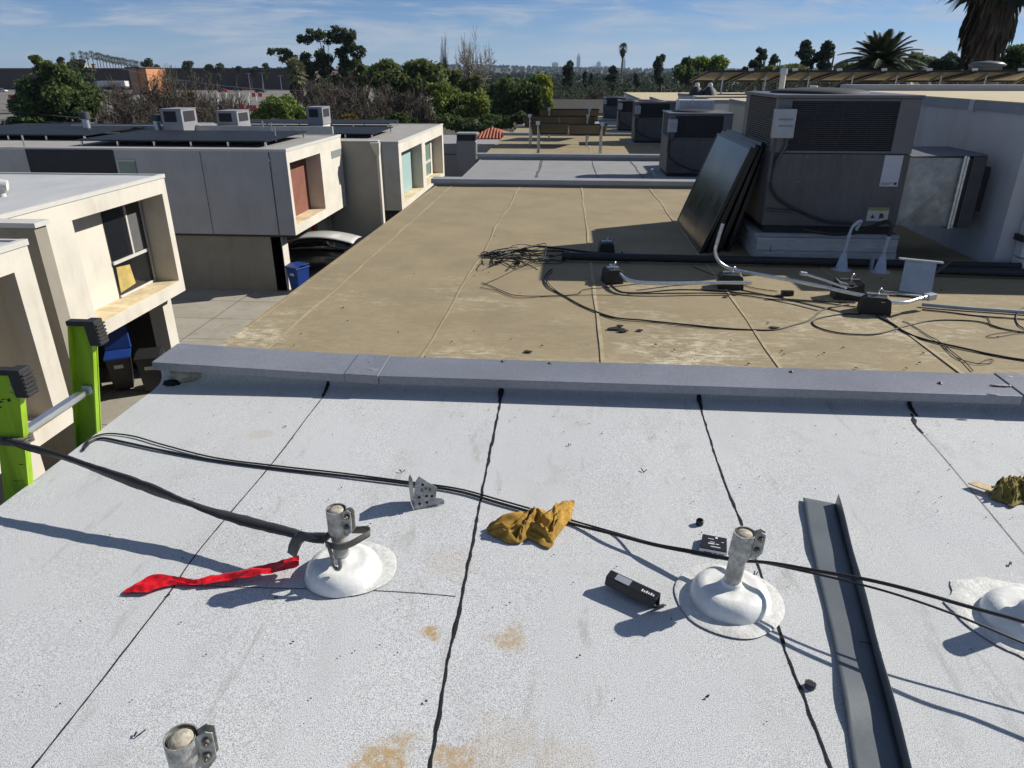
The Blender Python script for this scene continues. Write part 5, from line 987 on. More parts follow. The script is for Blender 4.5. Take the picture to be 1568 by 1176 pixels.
t=thing('garden_umbrella','white peaked garden canopy between the last townhouse and the grey chimney','canopy',(-8.2,56,GZ)); p=gy(690,206,56); b=MB(); b.add([(p.x-.7,55.3,p.z-.95),(p.x+.75,55.3,p.z-.75),(p.x+.75,56.7,p.z-.75),(p.x-.7,56.7,p.z-.95),(p.x-.1,56,p.z)],[(0,1,4),(1,2,4),(2,3,4),(3,0,4)]); b.build('cloth',mat('white_canvas',(.8,.8,.78),.9),t); MB().cyl((p.x-.1,56,GZ),(p.x-.1,56,p.z-.1),.04,n=8).build('pole',M_galv,t)
s=thing('house','low house with a dark shingle roof beyond the tilted racks','house',(.5,78,GZ)); a=gy(845,152,80); c=gy(920,155,80); z_=gy(880,172,76).z
b=MB(); b.add([(a.x-.6,75,z_),(c.x+2.5,75,z_),(c.x+2.0,80,a.z),(a.x,80,a.z),(a.x-.6,86,z_),(c.x+2.5,86,z_)],[(0,1,2,3),(3,2,5,4),(0,3,4),(1,5,2)]); b.build('roof',mat('shingle',(.045,.042,.038),.9,0,.2,2,var2=.2,vs2=9),s); MB().box(a.x-.2,c.x+2,75.4,85.6,GZ,z_-.02).build('wall',M_taupe,s)
MB().box(a.x+.5,c.x+1.5,75.36,75.4,z_-1.3,z_-.3).build('window',M_glassd,s)
# ================================================================ vegetation
rng=np.random.default_rng(11)
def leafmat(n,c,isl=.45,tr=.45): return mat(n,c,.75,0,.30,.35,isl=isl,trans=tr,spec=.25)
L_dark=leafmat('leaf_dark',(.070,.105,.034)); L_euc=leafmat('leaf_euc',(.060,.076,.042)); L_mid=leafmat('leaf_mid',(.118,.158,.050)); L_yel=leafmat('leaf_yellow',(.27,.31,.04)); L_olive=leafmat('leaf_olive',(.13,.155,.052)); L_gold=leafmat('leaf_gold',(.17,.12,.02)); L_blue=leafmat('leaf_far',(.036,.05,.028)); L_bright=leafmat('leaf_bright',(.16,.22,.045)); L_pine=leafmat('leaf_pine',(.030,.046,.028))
M_bark=mat('bark',(.10,.08,.06),.95,0,.25,3); M_barkl=mat('pale_bark',(.30,.27,.22),.95,0,.25,3); M_twig=mat('twig',(.072,.059,.045),.95,0,.3,.5,isl=.35); M_twigl=mat('pale_twig',(.22,.20,.17),.95,0,.3,.5,isl=.3)
def leaves(cl,n,size,flat=.0,asp=1.6):
    """cl: list of (center, rx, ry, rz); returns verts and faces of n small leaf sprays on the clumps"""
    C=np.array([c[0] for c in cl],float); Rr=np.array([c[1:4] for c in cl],float); wt=(Rr[:,0]*Rr[:,2]); wt=wt/wt.sum()
    k=rng.choice(len(cl),n,p=wt); d=rng.normal(size=(n,3)); d/=np.linalg.norm(d,axis=1)[:,None]; r=rng.random(n)**.42*(1+.10*rng.normal(size=n))
    P=C[k]+d*Rr[k]*r[:,None]; nrm=d*.8+rng.normal(size=(n,3))*.75; nrm[:,2]+=flat; nrm/=np.linalg.norm(nrm,axis=1)[:,None]
    a=np.cross(nrm,rng.normal(size=(n,3))); a/=np.linalg.norm(a,axis=1)[:,None]; b=np.cross(nrm,a); s=size*(.55+.9*rng.random(n))[:,None]
    a=a*s*asp*.5; b=b*s*.5; v=np.stack([P-a-b*.3,P-a*.1-b,P+a,P-a*.1+b],1).reshape(-1,3); return v
def leafobj(name,m,parent,v,loc=None):
    n=len(v)//4; me=bpy.data.meshes.new(name); o=bpy.data.objects.new(name,me); COL.objects.link(o)
    off=LOC[parent.name] if parent is not None else V(loc); 
    if parent is not None: o.parent=parent
    else: o.location=off
    LOC[o.name]=off; v=(v-np.array(off)).astype(np.float32)
    me.vertices.add(n*4); me.loops.add(n*4); me.polygons.add(n); me.vertices.foreach_set('co',v.ravel()); me.loops.foreach_set('vertex_index',np.arange(n*4,dtype=np.int32)); me.polygons.foreach_set('loop_start',np.arange(0,n*4,4,dtype=np.int32)); me.update(calc_edges=True); me.materials.append(m); return o
def dep(x,Y): return Y*.9155+.9+0*x
def trunk(b,base,top,r,n=7,limbs=(),wob=.15):
    P=[lerp(base,top,i/6)+V((wob*R.uniform(-1,1)*i/6,wob*R.uniform(-1,1)*i/6,0)) for i in range(7)]
    b.tube(P,[r*(1-.62*i/6) for i in range(7)],n)
    for q in limbs: k=R.randint(2,4); s=P[k]; mid=lerp(s,V(q),.55)+V((0,0,.08*(V(q)-s).length)); b.tube(smoothpts([s,mid,V(q)],4),[r*.42*(1-.8*i/8) for i in range(9)],5)
def pxc(cx,cy,r,Y,ry=None,dy=0):
    p=gy(cx,cy,Y); k=dep(0,Y)/F; return ((p.x,Y+dy,p.z),r*k,r*k*1.05,(ry if ry else r)*k)
def tree(name,label,cat,clumps,Y,m,n,lp=3.6,bark=None,group='trees beyond the roofs',tx=None,sub=5,flat=.2,jit=.8,asp=1.6,m2=None,q0=.60):
    """clumps in photo pixels (cx,cy,r[,ry]) are turned into ellipsoids standing at distance Y"""
    k=dep(0,Y)/F; cl=[]
    for c in clumps:
        C0,rx,ry_,rz_=pxc(c[0],c[1],c[2],Y,c[3] if len(c)>3 else None,R.uniform(-jit,jit)*c[2]*k)
        for s in range(sub):
            d=V((R.gauss(0,1),R.gauss(0,1),R.gauss(0,1))).normalized(); f=.60; q=q0*R.uniform(.75,1.2); cl.append(((C0[0]+d.x*rx*f,C0[1]+d.y*ry_*f,C0[2]+d.z*rz_*f),rx*q,ry_*q,rz_*q))
    xs_=[c[0] for c in clumps]; cx=tx if tx is not None else sum(xs_)/len(xs_); bx=gy(cx,150,Y).x; base=V((bx,Y,GZ-.4)); t=thing(name,label,cat,base,group)
    zmax=max(c[0][2] for c in cl); zc=sum(c[0][2] for c in cl)/len(cl)
    b=MB(); trunk(b,base,V((bx,Y,lerp(zc,zmax,.5))),max(.10,min(.35,(zmax-GZ)*.025)),limbs=[c[0] for c in cl[::max(1,len(cl)//9)]]); b.build('trunk',bark or M_bark,t)
    v=leaves(cl,int(n*1.7),lp*k,flat,asp)
    if m2:
        kk=int(len(v)//4*.35)*4; leafobj('crown',m,t,v[kk:]); leafobj('crown',m2,t,v[:kk])
    else: leafobj('crown',m,t,v)
    return t
def bare(name,label,px,ytop,wpx,Y,m,n0=5,group='bare trees beyond the roofs',depth=5,up_=.35,r0=.07,narrow=False):
    base=gy(px,150,Y); z0=GZ-.4; zt=gy(px,ytop,Y).z; H=zt-z0; Wd=wpx*dep(0,Y)/F; t=thing(name,label,'bare tree',(base.x,Y,z0),group); b=MB(); tw=MB(); minr=.46*dep(0,Y)/F
    def br(p,d,l,r,lev):
        q=p+d*l; mid=lerp(p,q,.5)+V((R.uniform(-1,1),R.uniform(-1,1),R.uniform(-.5,.5)))*l*.10
        (b if lev>depth-2 else tw).tube([p,mid,q],[r,r*.85,r*.7],4 if lev>depth-2 else 3,caps=False)
        if lev==0: return
        for k in range(3 if lev>depth-2 else R.choice((2,3,3,4))):
            ax=V((R.gauss(0,1),R.gauss(0,1),R.gauss(0,.7)+up_)); ax.normalize(); nd=(d*.75+ax*(.45 if narrow else .85)).normalized()
            if narrow: nd=(nd+V((0,0,.5))).normalized()
            br(lerp(p,q,R.uniform(.35,1)),nd,l*R.uniform(.58,.84),max(minr,r*.55),lev-1)
    for s in range(n0):
        d=V((R.uniform(-.5,.5),R.uniform(-.4,.4),1)).normalized(); br(V((base.x+R.uniform(-.4,.4)*Wd*(.3 if narrow else .8),Y+R.uniform(-1.5,1.5),z0)),d,H*R.uniform(.26,.40),r0,depth)
    for i,q in enumerate((b,tw)):
        zz=sorted(v[2] for v in tw.v); xx=sorted(abs(v[0]-base.x) for v in tw.v); fz=H/max(.1,(zz[int(len(zz)*.985)]-z0)) if i==0 else fz; fx=(Wd*.55/max(.1,xx[int(len(xx)*.93)])) if i==0 else fx
        q.v=[(base.x+(v[0]-base.x)*fx,v[1],max(z0,z0+(v[2]-z0)*fz)) for v in q.v]
    b.build('trunk',m,t); tw.build('crown',m,t); return t
# --- palms
L_palm=mat('palm_frond',(.036,.052,.022),.55,0,.3,1,isl=.4,trans=.15); L_palm2=mat('palm_frond_pale',(.17,.18,.085),.6,0,.3,1,isl=.4,trans=.15); M_skirt=mat('dead_fronds',(.075,.058,.042),.95,0,.4,1,isl=.5); M_ptr=mat('palm_trunk',(.14,.115,.09),.95,0,.25,2)
def fanpalm(label,base,zt,cr,tr,m=None,n=26,seg=9,skirt=0.,skr=.0,group='fan palms'):
    t=thing('fan_palm',label,'palm tree',base,group); top=V((base[0],base[1],zt)); b=MB(); b.tube([lerp(V(base),top,i/5)+V((.04*sin(i*2)*tr*4,0,0)) for i in range(6)],[tr*(1.15-.3*i/5) for i in range(6)],8); b.build('trunk',M_ptr,t)
    b=MB()
    for k in range(n):
        a=k*2.399; el=radians(lerp(80,-58,(k+.5)/n)); d=V((cos(a)*cos(el),sin(a)*cos(el),sin(el))); pl=cr*R.uniform(.45,.6); c=top+d*pl; c.z-=cr*.10*(1-sin(el)); s=d.cross(V((0,0,1))); s=s.normalized() if s.length>.05 else V((1,0,0)); u=s.cross(d)
        b.bar(top,c,cr*.035,cr*.02)
        for j in range(seg):
            f=(j/(seg-1)-.5)*pi*1.15; dd=(d*cos(f)+s*sin(f)).normalized(); tip=c+dd*cr*R.uniform(.42,.6)-V((0,0,cr*.13))+u*R.uniform(-.05,.05)*cr; w=(s*cos(f)-d*sin(f))*cr*.055
            b.add([c,lerp(c,tip,.55)-w,tip,lerp(c,tip,.55)+w],[(0,1,2,3)])
    b.build('crown',m or L_palm,t)
    if skirt:
        b=MB()
        for k in range(int(900*min(1,skr))+60):
            a=R.random()*6.283; f=R.random(); z=zt-.1*skirt-skirt*.86*f; rr=skr*(.72+.30*sin(min(1,f*1.5)*1.57)-.84*max(0,f-.55)/.45)*R.uniform(.72,1.05); p=top+V((cos(a)*rr*.55,sin(a)*rr*.55,z-zt+skirt*.12)); q=top+V((cos(a)*rr,sin(a)*rr,z-zt-skirt*.16)); w=V((-sin(a),cos(a),0))*skr*.06*R.uniform(.5,1.4); b.add([p-w*.4,p+w*.4,q+w,q-w+V((0,0,-.1*skirt*R.random()))],[(0,1,2,3)])
        b.build('dead_skirt',M_skirt,t)
    return t
def at(px,py,Y): return gy(px,py,Y)
GP='row of slim fan palms on the skyline'
PL=[(112,85,110),(124,83,108),(132.5,85,108),(140,83,108),(147,86,108),(151,85,108),(156,87,108),(161,89,108),(166,89,108),(171,91,108),(175,92,108),(180,92,108),(184,93,108),(189,93,108),(193,95,108),(199,96,108),(205,97,108),(210,98,108)]
for i,(px,py,pb) in enumerate(PL):
    Y=420+i*6; p=at(px,py,Y); fanpalm('slim fan palm in the skyline row over the long brown store',(p.x,Y,GZ),p.z,6.6*dep(0,Y)/F,.26,n=20,seg=6,group=GP)
p=at(951,73,230); fanpalm('lone tall fan palm with a ragged beard before the skyline towers',(p.x+.6,230,GZ),p.z,8.6*dep(0,230)/F,.24,n=34,seg=9,skirt=2.6,skr=.75)
p=at(1528,-100,33); p.x=at(1522,50,33).x; fanpalm('huge shaggy fan palm rising out of the top of the photo',(p.x-.25,33,GZ),p.z,2.5,.30,n=46,seg=17,skirt=4.9,skr=.98)
p=at(452,108,105); fanpalm('short fan palm with pale fronds before the tall eucalyptus',(p.x,105,GZ),p.z,21*dep(0,105)/F,.4,L_palm2,n=46,seg=11,skirt=3.6,skr=1.1)
def datepalm(label,px,py,Y,rp,n=84):
    p=at(px,py,Y); base=V((p.x,Y,GZ)); t=thing('date_palm',label,'palm tree',base,'date palms'); r=rp*dep(0,Y)/F; b=MB(); b.tube([lerp(base,p,i/6) for i in range(7)],[.45,.42,.40,.38,.40,.46,.5],10); b.build('trunk',M_ptr,t); b=MB()
    for k in range(n):
        a=k*2.399+R.uniform(-.2,.2); e=radians(lerp(84,-18,((k+.5)/n)**.8)); L=r*R.uniform(.9,1.15)*(.66+.40*cos(e)); d=V((cos(a)*cos(e),sin(a)*cos(e),sin(e))); P=[]; 
        for i in range(9): f=i/8; P.append(p+d*L*f-V((0,0,L*(.10+.42*cos(e))*f*f*1.05)))
        b.tube(P,[.05*(1-.8*i/8) for i in range(9)],4,caps=False)
        for i in range(1,34):
            f=i/34; j=min(7,int(f*8)); q=lerp(P[j],P[j+1],f*8-j); tg_=(P[j+1]-P[j]).normalized(); s=tg_.cross(V((0,0,1))); s=s.normalized() if s.length>.05 else V((1,0,0)); ll=L*.20*(sin(pi*(.12+.86*f))**.6)
            for sg in(-1,1):
                tip=q+(s*sg*.8+tg_*.75-V((0,0,.22))).normalized()*ll; w=tg_*.028*r*.6; b.add([q-w,q+w,tip],[(0,1,2)])
    b.build('crown',L_palm,t); return t
datepalm('feathery date palm spreading over the long tilted array',1347,99,44,72)
p=at(1262+0,60,120)
# --- individual trees (photo pixel clumps)
tree('broadleaf_tree','dense round green tree before the parking lot at the photo edge','tree',[(60,150,36,28),(100,150,34,30),(75,122,32,20),(40,165,28,22),(120,165,24,20),(70,178,50,18),(95,112,20,15),(25,160,18,16),(80,100,16,10),(128,176,18,14),(85,145,46,34),(75,185,46,12)],62,L_dark,13000,3.4,m2=L_mid)
tree('leaning_tree','windswept dark tree poking above the dense round green tree','tree',[(66,95,15,9),(58,88,9,6),(78,100,12,9),(66,108,18,9)],66,L_olive,1500,3.2)
tree('windswept_tree','low windswept tree leaning beside the dense round green tree','tree',[(112,95,12,4),(122,104,14,9),(130,114,13,10)],150,L_euc,1500,3.)
tree('round_shrub','round bright green shrub behind the small air conditioners','shrub',[(415,172,24,22),(440,172,26,22),(428,160,22,14),(455,178,18,16),(400,182,18,14)],58,L_bright,5200,3.2,m2=L_mid)
tree('eucalyptus','tall airy eucalyptus with pale limbs towering over the thicket','tree',[(487,52,17,12),(470,62,12,9),(508,60,16,12),(519,50,14,11),(537,60,15,13),(545,80,13,13),(527,82,17,13),(500,84,16,12),(436,82,14,8),(418,80,12,6),(446,92,18,13),(470,92,14,12),(494,104,18,13),(530,104,18,15),(470,112,18,13),(508,124,24,18),(546,98,10,14),(540,122,18,16),(520,140,24,14),(548,145,18,12),(488,140,14,12)],110,L_euc,8600,2.8,M_barkl,tx=503,sub=6,flat=.1,m2=L_dark,q0=.48)
tree('broadleaf_tree','broad green tree in the middle of the far thicket','tree',[(590,112,28,16),(625,108,28,16),(610,130,36,20),(660,116,26,17),(575,126,24,18),(645,140,30,20),(590,100,16,9),(640,98,18,9),(615,150,30,16),(600,97,12,6),(655,101,14,7)],82,L_mid,8600,3.3,m2=L_olive)
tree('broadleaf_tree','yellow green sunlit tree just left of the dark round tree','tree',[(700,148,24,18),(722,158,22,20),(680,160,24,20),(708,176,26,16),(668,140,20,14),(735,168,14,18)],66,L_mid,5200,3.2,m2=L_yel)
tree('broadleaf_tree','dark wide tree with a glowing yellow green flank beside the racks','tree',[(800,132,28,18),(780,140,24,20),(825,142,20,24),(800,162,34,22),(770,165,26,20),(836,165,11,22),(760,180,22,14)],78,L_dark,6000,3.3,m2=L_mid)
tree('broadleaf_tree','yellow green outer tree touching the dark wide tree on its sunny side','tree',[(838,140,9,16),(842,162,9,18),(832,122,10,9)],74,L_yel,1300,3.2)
tree('olive_shrub','dark glossy shrub growing in front of the dark wide tree','shrub',[(790,182,14,11),(775,186,12,9),(805,180,10,9)],60,L_dark,1300,3.2)
tree('laurel_tree','shadowy tree filling the gap below the yellow green sunlit tree','tree',[(745,190,28,16),(720,192,22,12),(765,192,14,10),(690,186,20,14)],62,L_dark,3200,3.2)
tree('golden_shrub','small golden yellow shrub at the roof edge below the brown thicket','shrub',[(532,183,13,9),(524,190,9,7)],60,L_gold,700,3.)
tree('golden_shrub','gold tinted young tree within the bare thicket before the parking lot','shrub',[(288,150,9,14),(312,178,8,10)],72,L_gold,500,2.8)
tree('broadleaf_tree','low dark green bush row at the far townhouse roof','shrub',[(606,182,20,9),(628,186,14,7),(590,188,14,6)],60,L_dark,1500,3.2)
for (cx,cy,rx,ry,Y,m,lab) in ((868,114,12,18,170,L_pine,'dense dark rounded conifer before the skyline towers'),(896,121,3.4,12,190,L_pine,'slim dark cypress next to the rounded conifer'),(906,122,3.2,10,195,L_pine,'slim dark cypress farther from the rounded conifer'),(939,120,10,16,165,L_pine,'dark broad conifer under the lone tall fan palm'),(975,122,4,9,160,L_pine,'small pointed cypress above the small air conditioners'),(1011,110,10,22,150,L_euc,'tall speckled tree between the lone palm and the willow'),(1165,90,9,16,140,L_pine,'dark pine with a rounded head above the tilted array start'),(1188,98,8,13,145,L_pine,'smaller dark pine leaning on the rounded pine'),(1236,86,14,21,120,L_pine,'fluffy dark pine, the paler twin beside the date palm'),(1264,88,13,25,118,L_pine,'ragged dark pine touching the date palm')):
    cl=[(cx+R.uniform(-.3,.3)*rx,cy+f*ry,rx*(1.0-.45*abs(f+.1)) if rx>6 else rx*(.9-.5*max(0,-f)),ry*.36) for f in(-.75,-.4,0,.4,.75)]
    tree('conifer',lab,'conifer',cl,Y,m,int(max(500,rx*ry*7)),2.6,sub=3,flat=.1)
tree('willow_tree','pale green feathery tree rising at the start of the tilted array','tree',[(1085,98,24,14),(1072,106,20,14),(1098,108,18,13),(1060,112,16,12)],90,L_bright,3400,2.8,asp=2.6)
tree('broadleaf_tree','dark shaded tree below the pale green feathery tree','tree',[(1046,110,14,14),(1052,100,9,10),(1070,120,26,10),(1100,120,20,9)],86,L_dark,2600,3.)
tree('broadleaf_tree','low olive green tree under the dark pines','tree',[(1200,106,26,8),(1225,108,22,8),(1180,108,14,7)],80,L_olive,1800,2.8)
tree('broadleaf_tree','dark round bush between the pale feathery tree and the rounded pine','tree',[(1150,104,12,10),(1140,109,9,7)],84,L_pine,800,2.8)
tree('magnolia_tree','glossy dark tree right under the shaggy palm skirt','tree',[(1545,92,22,16),(1520,98,18,12),(1565,85,16,13),(1590,88,20,16),(1500,100,14,10)],52,L_dark,4200,3.2)
tree('broadleaf_tree','row of dark bushy crowns between date palm and shaggy palm','tree',[(1470,98,18,11),(1490,90,12,10),(1450,100,14,9),(1425,101,14,8)],70,L_pine,2600,3.)
tree('broadleaf_tree','dull green tree half hidden behind the date palm fronds','tree',[(1405,92,16,13),(1420,98,16,10),(1392,100,16,10),(1300,104,22,7)],84,L_mid,2300,3.)
tree('broadleaf_tree','hazy grey green tree beyond the dark bushy crowns','tree',[(1447,89,8,7),(1457,86,7,8)],200,L_euc,500,2.6)
for (cx,cy,rx,ry,lab) in ((225,95,9,8,'twiggy dark tree right above the orange box building'),(240,101,5,6,'small dark tree next to the twiggy one'),(288,100,10,9,'dark tree above the long store wall, widest of the skyline row'),(318,103,8,8,'dark skyline tree beside the double crowned one'),(335,102,9,9,'double crowned dark skyline tree'),(365,104,4,4,'tiny dark skyline tree over the brown store'),(388,106,6,6,'small skyline tree near the eucalyptus'),(404,104,8,8,'skyline tree touching the eucalyptus'),(93,92,6,5,'small dark skyline palm like tree near the tan gable')):
    tree('skyline_tree',lab,'tree',[(cx,cy,rx,ry*.7),(cx-rx*.5,cy+ry*.5,rx*.6,ry*.5),(cx+rx*.5,cy+ry*.4,rx*.6,ry*.5),(cx,cy+ry*1.4,rx*.5,ry*.8)],330,L_euc,420,2.4,sub=3)
tree('broadleaf_tree','tall dull green tree between broad green tree and bare poplar','tree',[(690,118,16,14),(672,108,14,10),(705,128,18,14),(728,130,14,12)],88,L_olive,2600,3.2,m2=L_mid)
tree('broadleaf_tree','shaded olive tree rising behind the bare thicket','tree',[(560,120,22,16),(535,128,18,14),(580,108,16,10),(552,106,10,8)],92,L_olive,3000,3.1,m2=L_dark)
tree('broadleaf_tree','greyish green tree between the sunlit tree and the dark wide tree','tree',[(748,150,18,18),(760,138,14,12),(742,170,16,16)],90,L_dark,2600,3.2,m2=L_olive)
tree('broadleaf_tree','muted olive tree standing behind the bare thicket at the eucalyptus foot','tree',[(480,150,24,14),(510,150,24,14),(540,146,24,14),(495,138,18,10)],98,L_olive,3600,3.0,m2=L_dark)
# --- bare thickets
for i,(px,yt,w,Y,n0,lab) in enumerate(((175,148,50,66,5,'low tangled bare bush beside the dense round green tree'),(205,130,50,70,5,'bare bush below the orange box building'),(250,128,50,74,6,'bare brown tree between the orange box building and the small air conditioner'),(275,124,50,70,6,'bare brown tree with rusty twigs before the long store'),(310,120,44,72,5,'bare brown tree at the parking lot edge'),(345,150,36,70,4,'low bare bush at the foot of the parking lot'),(200,160,70,60,6,'lowest bare bush right above the far roofs'),(290,165,60,60,6,'low bare bush behind the tallest small air conditioner'),(490,128,44,76,6,'bare thicket tree at the eucalyptus foot'),(530,124,50,80,6,'bare thicket tree with grey brown crown in mid thicket'),(570,134,50,74,6,'bare thicket tree next to the broad green tree'),(610,140,50,70,6,'bare thicket tree before the broad green tree'),(550,152,60,64,6,'low bare thicket above the last townhouse roof'),(650,150,40,68,4,'bare shrub under the yellow green tree'),(500,160,50,62,5,'low bare thicket beside the golden shrub'),(220,150,70,64,7,'spreading bare bush between two grey vent pipes'),(260,140,60,66,7,'dense brown bare crown over the tallest small air conditioner'),(320,150,50,64,6,'bare brown bush over the gap between small air conditioners'),(270,112,30,74,4,'upright bare tree whose tips cross the brown store roofline'),(480,148,50,66,6,'bare bush right of the round green shrub'),(590,156,60,70,7,'dense bare bush under the broad green tree'),(520,136,60,72,7,'dense grey brown bare crown below the eucalyptus'),(640,136,36,78,5,'bare grey tree before the tall dull green tree'))):
    bare('bare_tree',lab,px,yt,w,Y,M_twig,n0,depth=5)
bare('bare_poplar','slender upright bare poplar, the narrower of the two above the trees',683,63,12,95,M_twigl,2,depth=5,up_=1.2,r0=.08,narrow=True); bare('bare_sycamore','wide bare pale tree with mottled crown above the trees',719,68,44,95,M_twigl,4,depth=5,up_=.5,r0=.09)
bare('bare_tree','bare rusty tree in front of the dark shingle house',905,138,60,120,M_twig,6,depth=5)
# ================================================================ parking lot and stores
b=MB(); b.box(-420,-24,62,360,GZ-.34,GZ-.25); o=b.build('parking_lot',mat('old_asphalt',(.15,.142,.125),.95,0,.3,.05,var2=.1,vs2=.6)); tag(o,'pale worn parking lot stretching to the long brown store','parking lot',kind='structure')
p0=at(-60,106,345); p1=at(480,109,345); M_store=mat('store_brown',(.075,.052,.046),.9,0,.15,.05)
t=thing('store','long low dark brown store building across the parking lot','store',((p0.x+p1.x)/2,345,GZ)); MB().box(p0.x,p1.x,345,420,GZ-.3,p0.z).build('wall',M_store,t); MB().box(p0.x-1,p1.x+1,344.3,421,p0.z,p0.z+.5).build('roof_edge',mat('store_trim',(.16,.13,.12),.9),t)
b=MB(); q0=at(345,120,344.8); q1=at(362,130,344.8); b.box(q0.x,q1.x,344.7,344.99,GZ-.25,q0.z); b.build('door',M_dark,t)
for (xa,xb) in ((20,50),(240,280)): q0=at(xa,122,344.8); q1=at(xb,132,344.8); MB().box(q0.x,q1.x,344.8,344.99,q1.z,q0.z).build('window',M_glassd,t)
q0=at(196,104,270); q1=at(222,133,270); w=q1.x-q0.x
t=thing('box_building','orange and pink box shaped building with flat roof by the white trailer','building',((q0.x+q1.x)/2,270,GZ)); MB().box(q0.x,q0.x+w*.62,270,276,GZ-.3,q0.z).build('pink_wall',mat('pink_stucco',(.36,.20,.13),.9,0,.1,.3),t); MB().box(q0.x+w*.62,q1.x+1.2,270.6,284,GZ-.3,q0.z-.3).build('orange_wall',mat('orange_stucco',(.48,.21,.09),.9,0,.1,.3),t); MB().box(q0.x-.8,q1.x-.3,269.4,284,q0.z,q0.z+.35).build('roof',M_store,t)
MB().box(q0.x+w*.60,q0.x+w*.62,269.9,270,GZ-.2,q0.z).build('corner_strip',M_store,t)
q0=at(148,124,290); q1=at(192,134,290); t=thing('trailer','long white trailer parked before the long brown store','trailer',((q0.x+q1.x)/2,290,GZ)); MB().box(q0.x,q1.x,290,293,q1.z+.4,q0.z).build('body',M_wallw,t); MB().box(q0.x+.1,q1.x-.1,290.1,292.9,q1.z-.2,q1.z+.4).build('underframe',M_dark,t); MB().box(q0.x-1.2,q0.x-.01,290.1,292.9,q1.z,q0.z-.1).build('front_wall',M_acl,t)
for k in range(4): MB().cyl((q1.x-1.5-k*1.1,289.9,GZ+.3),(q1.x-1.5-k*1.1,290.4,GZ+.3),.5,n=12).build('wheel',M_tyre,t)
q=at(98,98,420); t=thing('house','tan gabled house peeking over the long brown store','house',(q.x,430,GZ)); w=8
b=MB(); z0=at(98,107,430).z; b.add([(q.x-5,428,z0),(q.x+6,428,z0),(q.x+6,440,z0),(q.x-5,440,z0),(q.x-3,434,q.z+.6),(q.x+1,434,q.z+.6)],[(0,1,5,4),(1,2,5),(2,3,4,5),(3,0,4)]); b.build('roof',mat('tan_gable',(.42,.33,.18),.9),t); MB().box(q.x-4.6,q.x+5.6,428.5,439.5,GZ,z0-.05).build('wall',M_wallw,t)
q=at(142,99,425); t=thing('chimney','red brick chimney on the skyline below the slim palms','chimney',(q.x,425,GZ)); MB().box(q.x-.7,q.x+.7,425,426.5,GZ,q.z).build('stack',mat('brick_red',(.30,.12,.08),.9),t); MB().box(q.x-.9,q.x+.9,424.8,426.7,q.z+.01,q.z+.4).build('cap',M_store,t)
M_red=mat('car_red',(.45,.03,.025),.35,0,.05,coat=.4); M_redl=mat('barrier_red',(.55,.07,.06),.6)
def farcar(px,py,Ytop,m,label,yaw=0.):
    q=gz(px,py,GZ-.25); c=V((q.x,q.y,GZ-.25)); t=thing('parked_car',label,'car',c,'cars and barriers on the parking lot'); M4=Matrix.Translation(c)@Matrix.Rotation(yaw,4,'Z')
    b=MB(); b.slab([(-2.2,-.88,.3),(-2.15,-.88,.85),(-1.3,-.88,.95),(1.0,-.88,.92),(2.1,-.88,.75),(2.2,-.88,.3)],(0,1.76,0)); b.xf(M4).build('body',m,t,bevel=.08); b=MB(); b.hexa([(-1.5,-.8,.94),(1.05,-.8,.92),(1.05,.8,.92),(-1.5,.8,.94),(-1.0,-.62,1.42),(.4,-.62,1.42),(.4,.62,1.42),(-1.0,.62,1.42)]); b.xf(M4).build('windows',M_cargl,t)
    b=MB(); b.hexa([(-1.02,-.64,1.421),(.42,-.64,1.421),(.42,.64,1.421),(-1.02,.64,1.421),(-.9,-.55,1.47),(.3,-.55,1.47),(.3,.55,1.47),(-.9,.55,1.47)]); b.xf(M4).build('roof',m,t)
    for x in(-1.35,1.35):
        for s in(-.89,.69): MB().cyl((x,s,.32),(x,s+.2,.32),.32,n=10).xf(M4).build('wheel',M_tyre,t)
farcar(5,131,0,M_carw,'white car at the photo edge far across the parking lot'); farcar(3,141,0,M_carw,'second white car at the photo edge, slightly closer'); farcar(22,135,0,M_carw,'pale car parked beside the two white cars')
farcar(342,141,0,M_red,'red car on the lot left of the light poles'); farcar(365,139,0,M_card,'dark car in front of the brown store'); farcar(378,138,0,M_red,'red car near the store corner'); farcar(399,142,0,M_card,'dark car by the red cone like barriers')
def barrier(px,py,wpx,label):
    q=gz(px,py,GZ-.25); k=q.y*.9155/F; w=wpx*k; t=thing('traffic_barrier',label,'barrier',q,'red barriers on the parking lot'); z=GZ-.25
    b=MB(); n_=max(1,round(w/2.0))
    for i in range(n_):
        x0=q.x-w/2+w*i/n_+.03; x1=q.x-w/2+w*(i+1)/n_-.03; b.hexa([(x0,q.y-.3,z),(x1,q.y-.3,z),(x1,q.y+.3,z),(x0,q.y+.3,z),(x0,q.y-.12,z+1.05),(x1,q.y-.12,z+1.05),(x1,q.y+.12,z+1.05),(x0,q.y+.12,z+1.05)])
    b.build('body',M_redl,t); MB().box(q.x-w/2,q.x+w/2,q.y-.06,q.y+.06,z+1.06,z+1.15).build('top_bar',M_redl,t)
barrier(20,151,14,'red barrier beside the dense round green tree'); barrier(155,153,11,'red barrier behind the bare bush, the closer of two'); barrier(178,147,12,'red barrier below the white trailer'); barrier(368,168,18,'long red barrier above the middle small air conditioner'); barrier(387,170,16,'long red barrier touching the round bright shrub'); barrier(389,148,6,'short red barrier on the upper lot'); barrier(399,148,7,'short red barrier nearest the eucalyptus')
def lamp(px,yt,yb,label):
    q=gz(px,yb,GZ-.25); p=gy(px,yt,q.y); t=thing('light_pole',label,'light pole',q,'parking lot light poles'); MB().cyl(q,V((q.x,q.y,p.z)),.10,.07,8).build('pole',M_galv,t); MB().box(q.x-.9,q.x+.9,q.y-.15,q.y+.15,p.z,p.z+.18).build('lamp_head',M_acl,t)
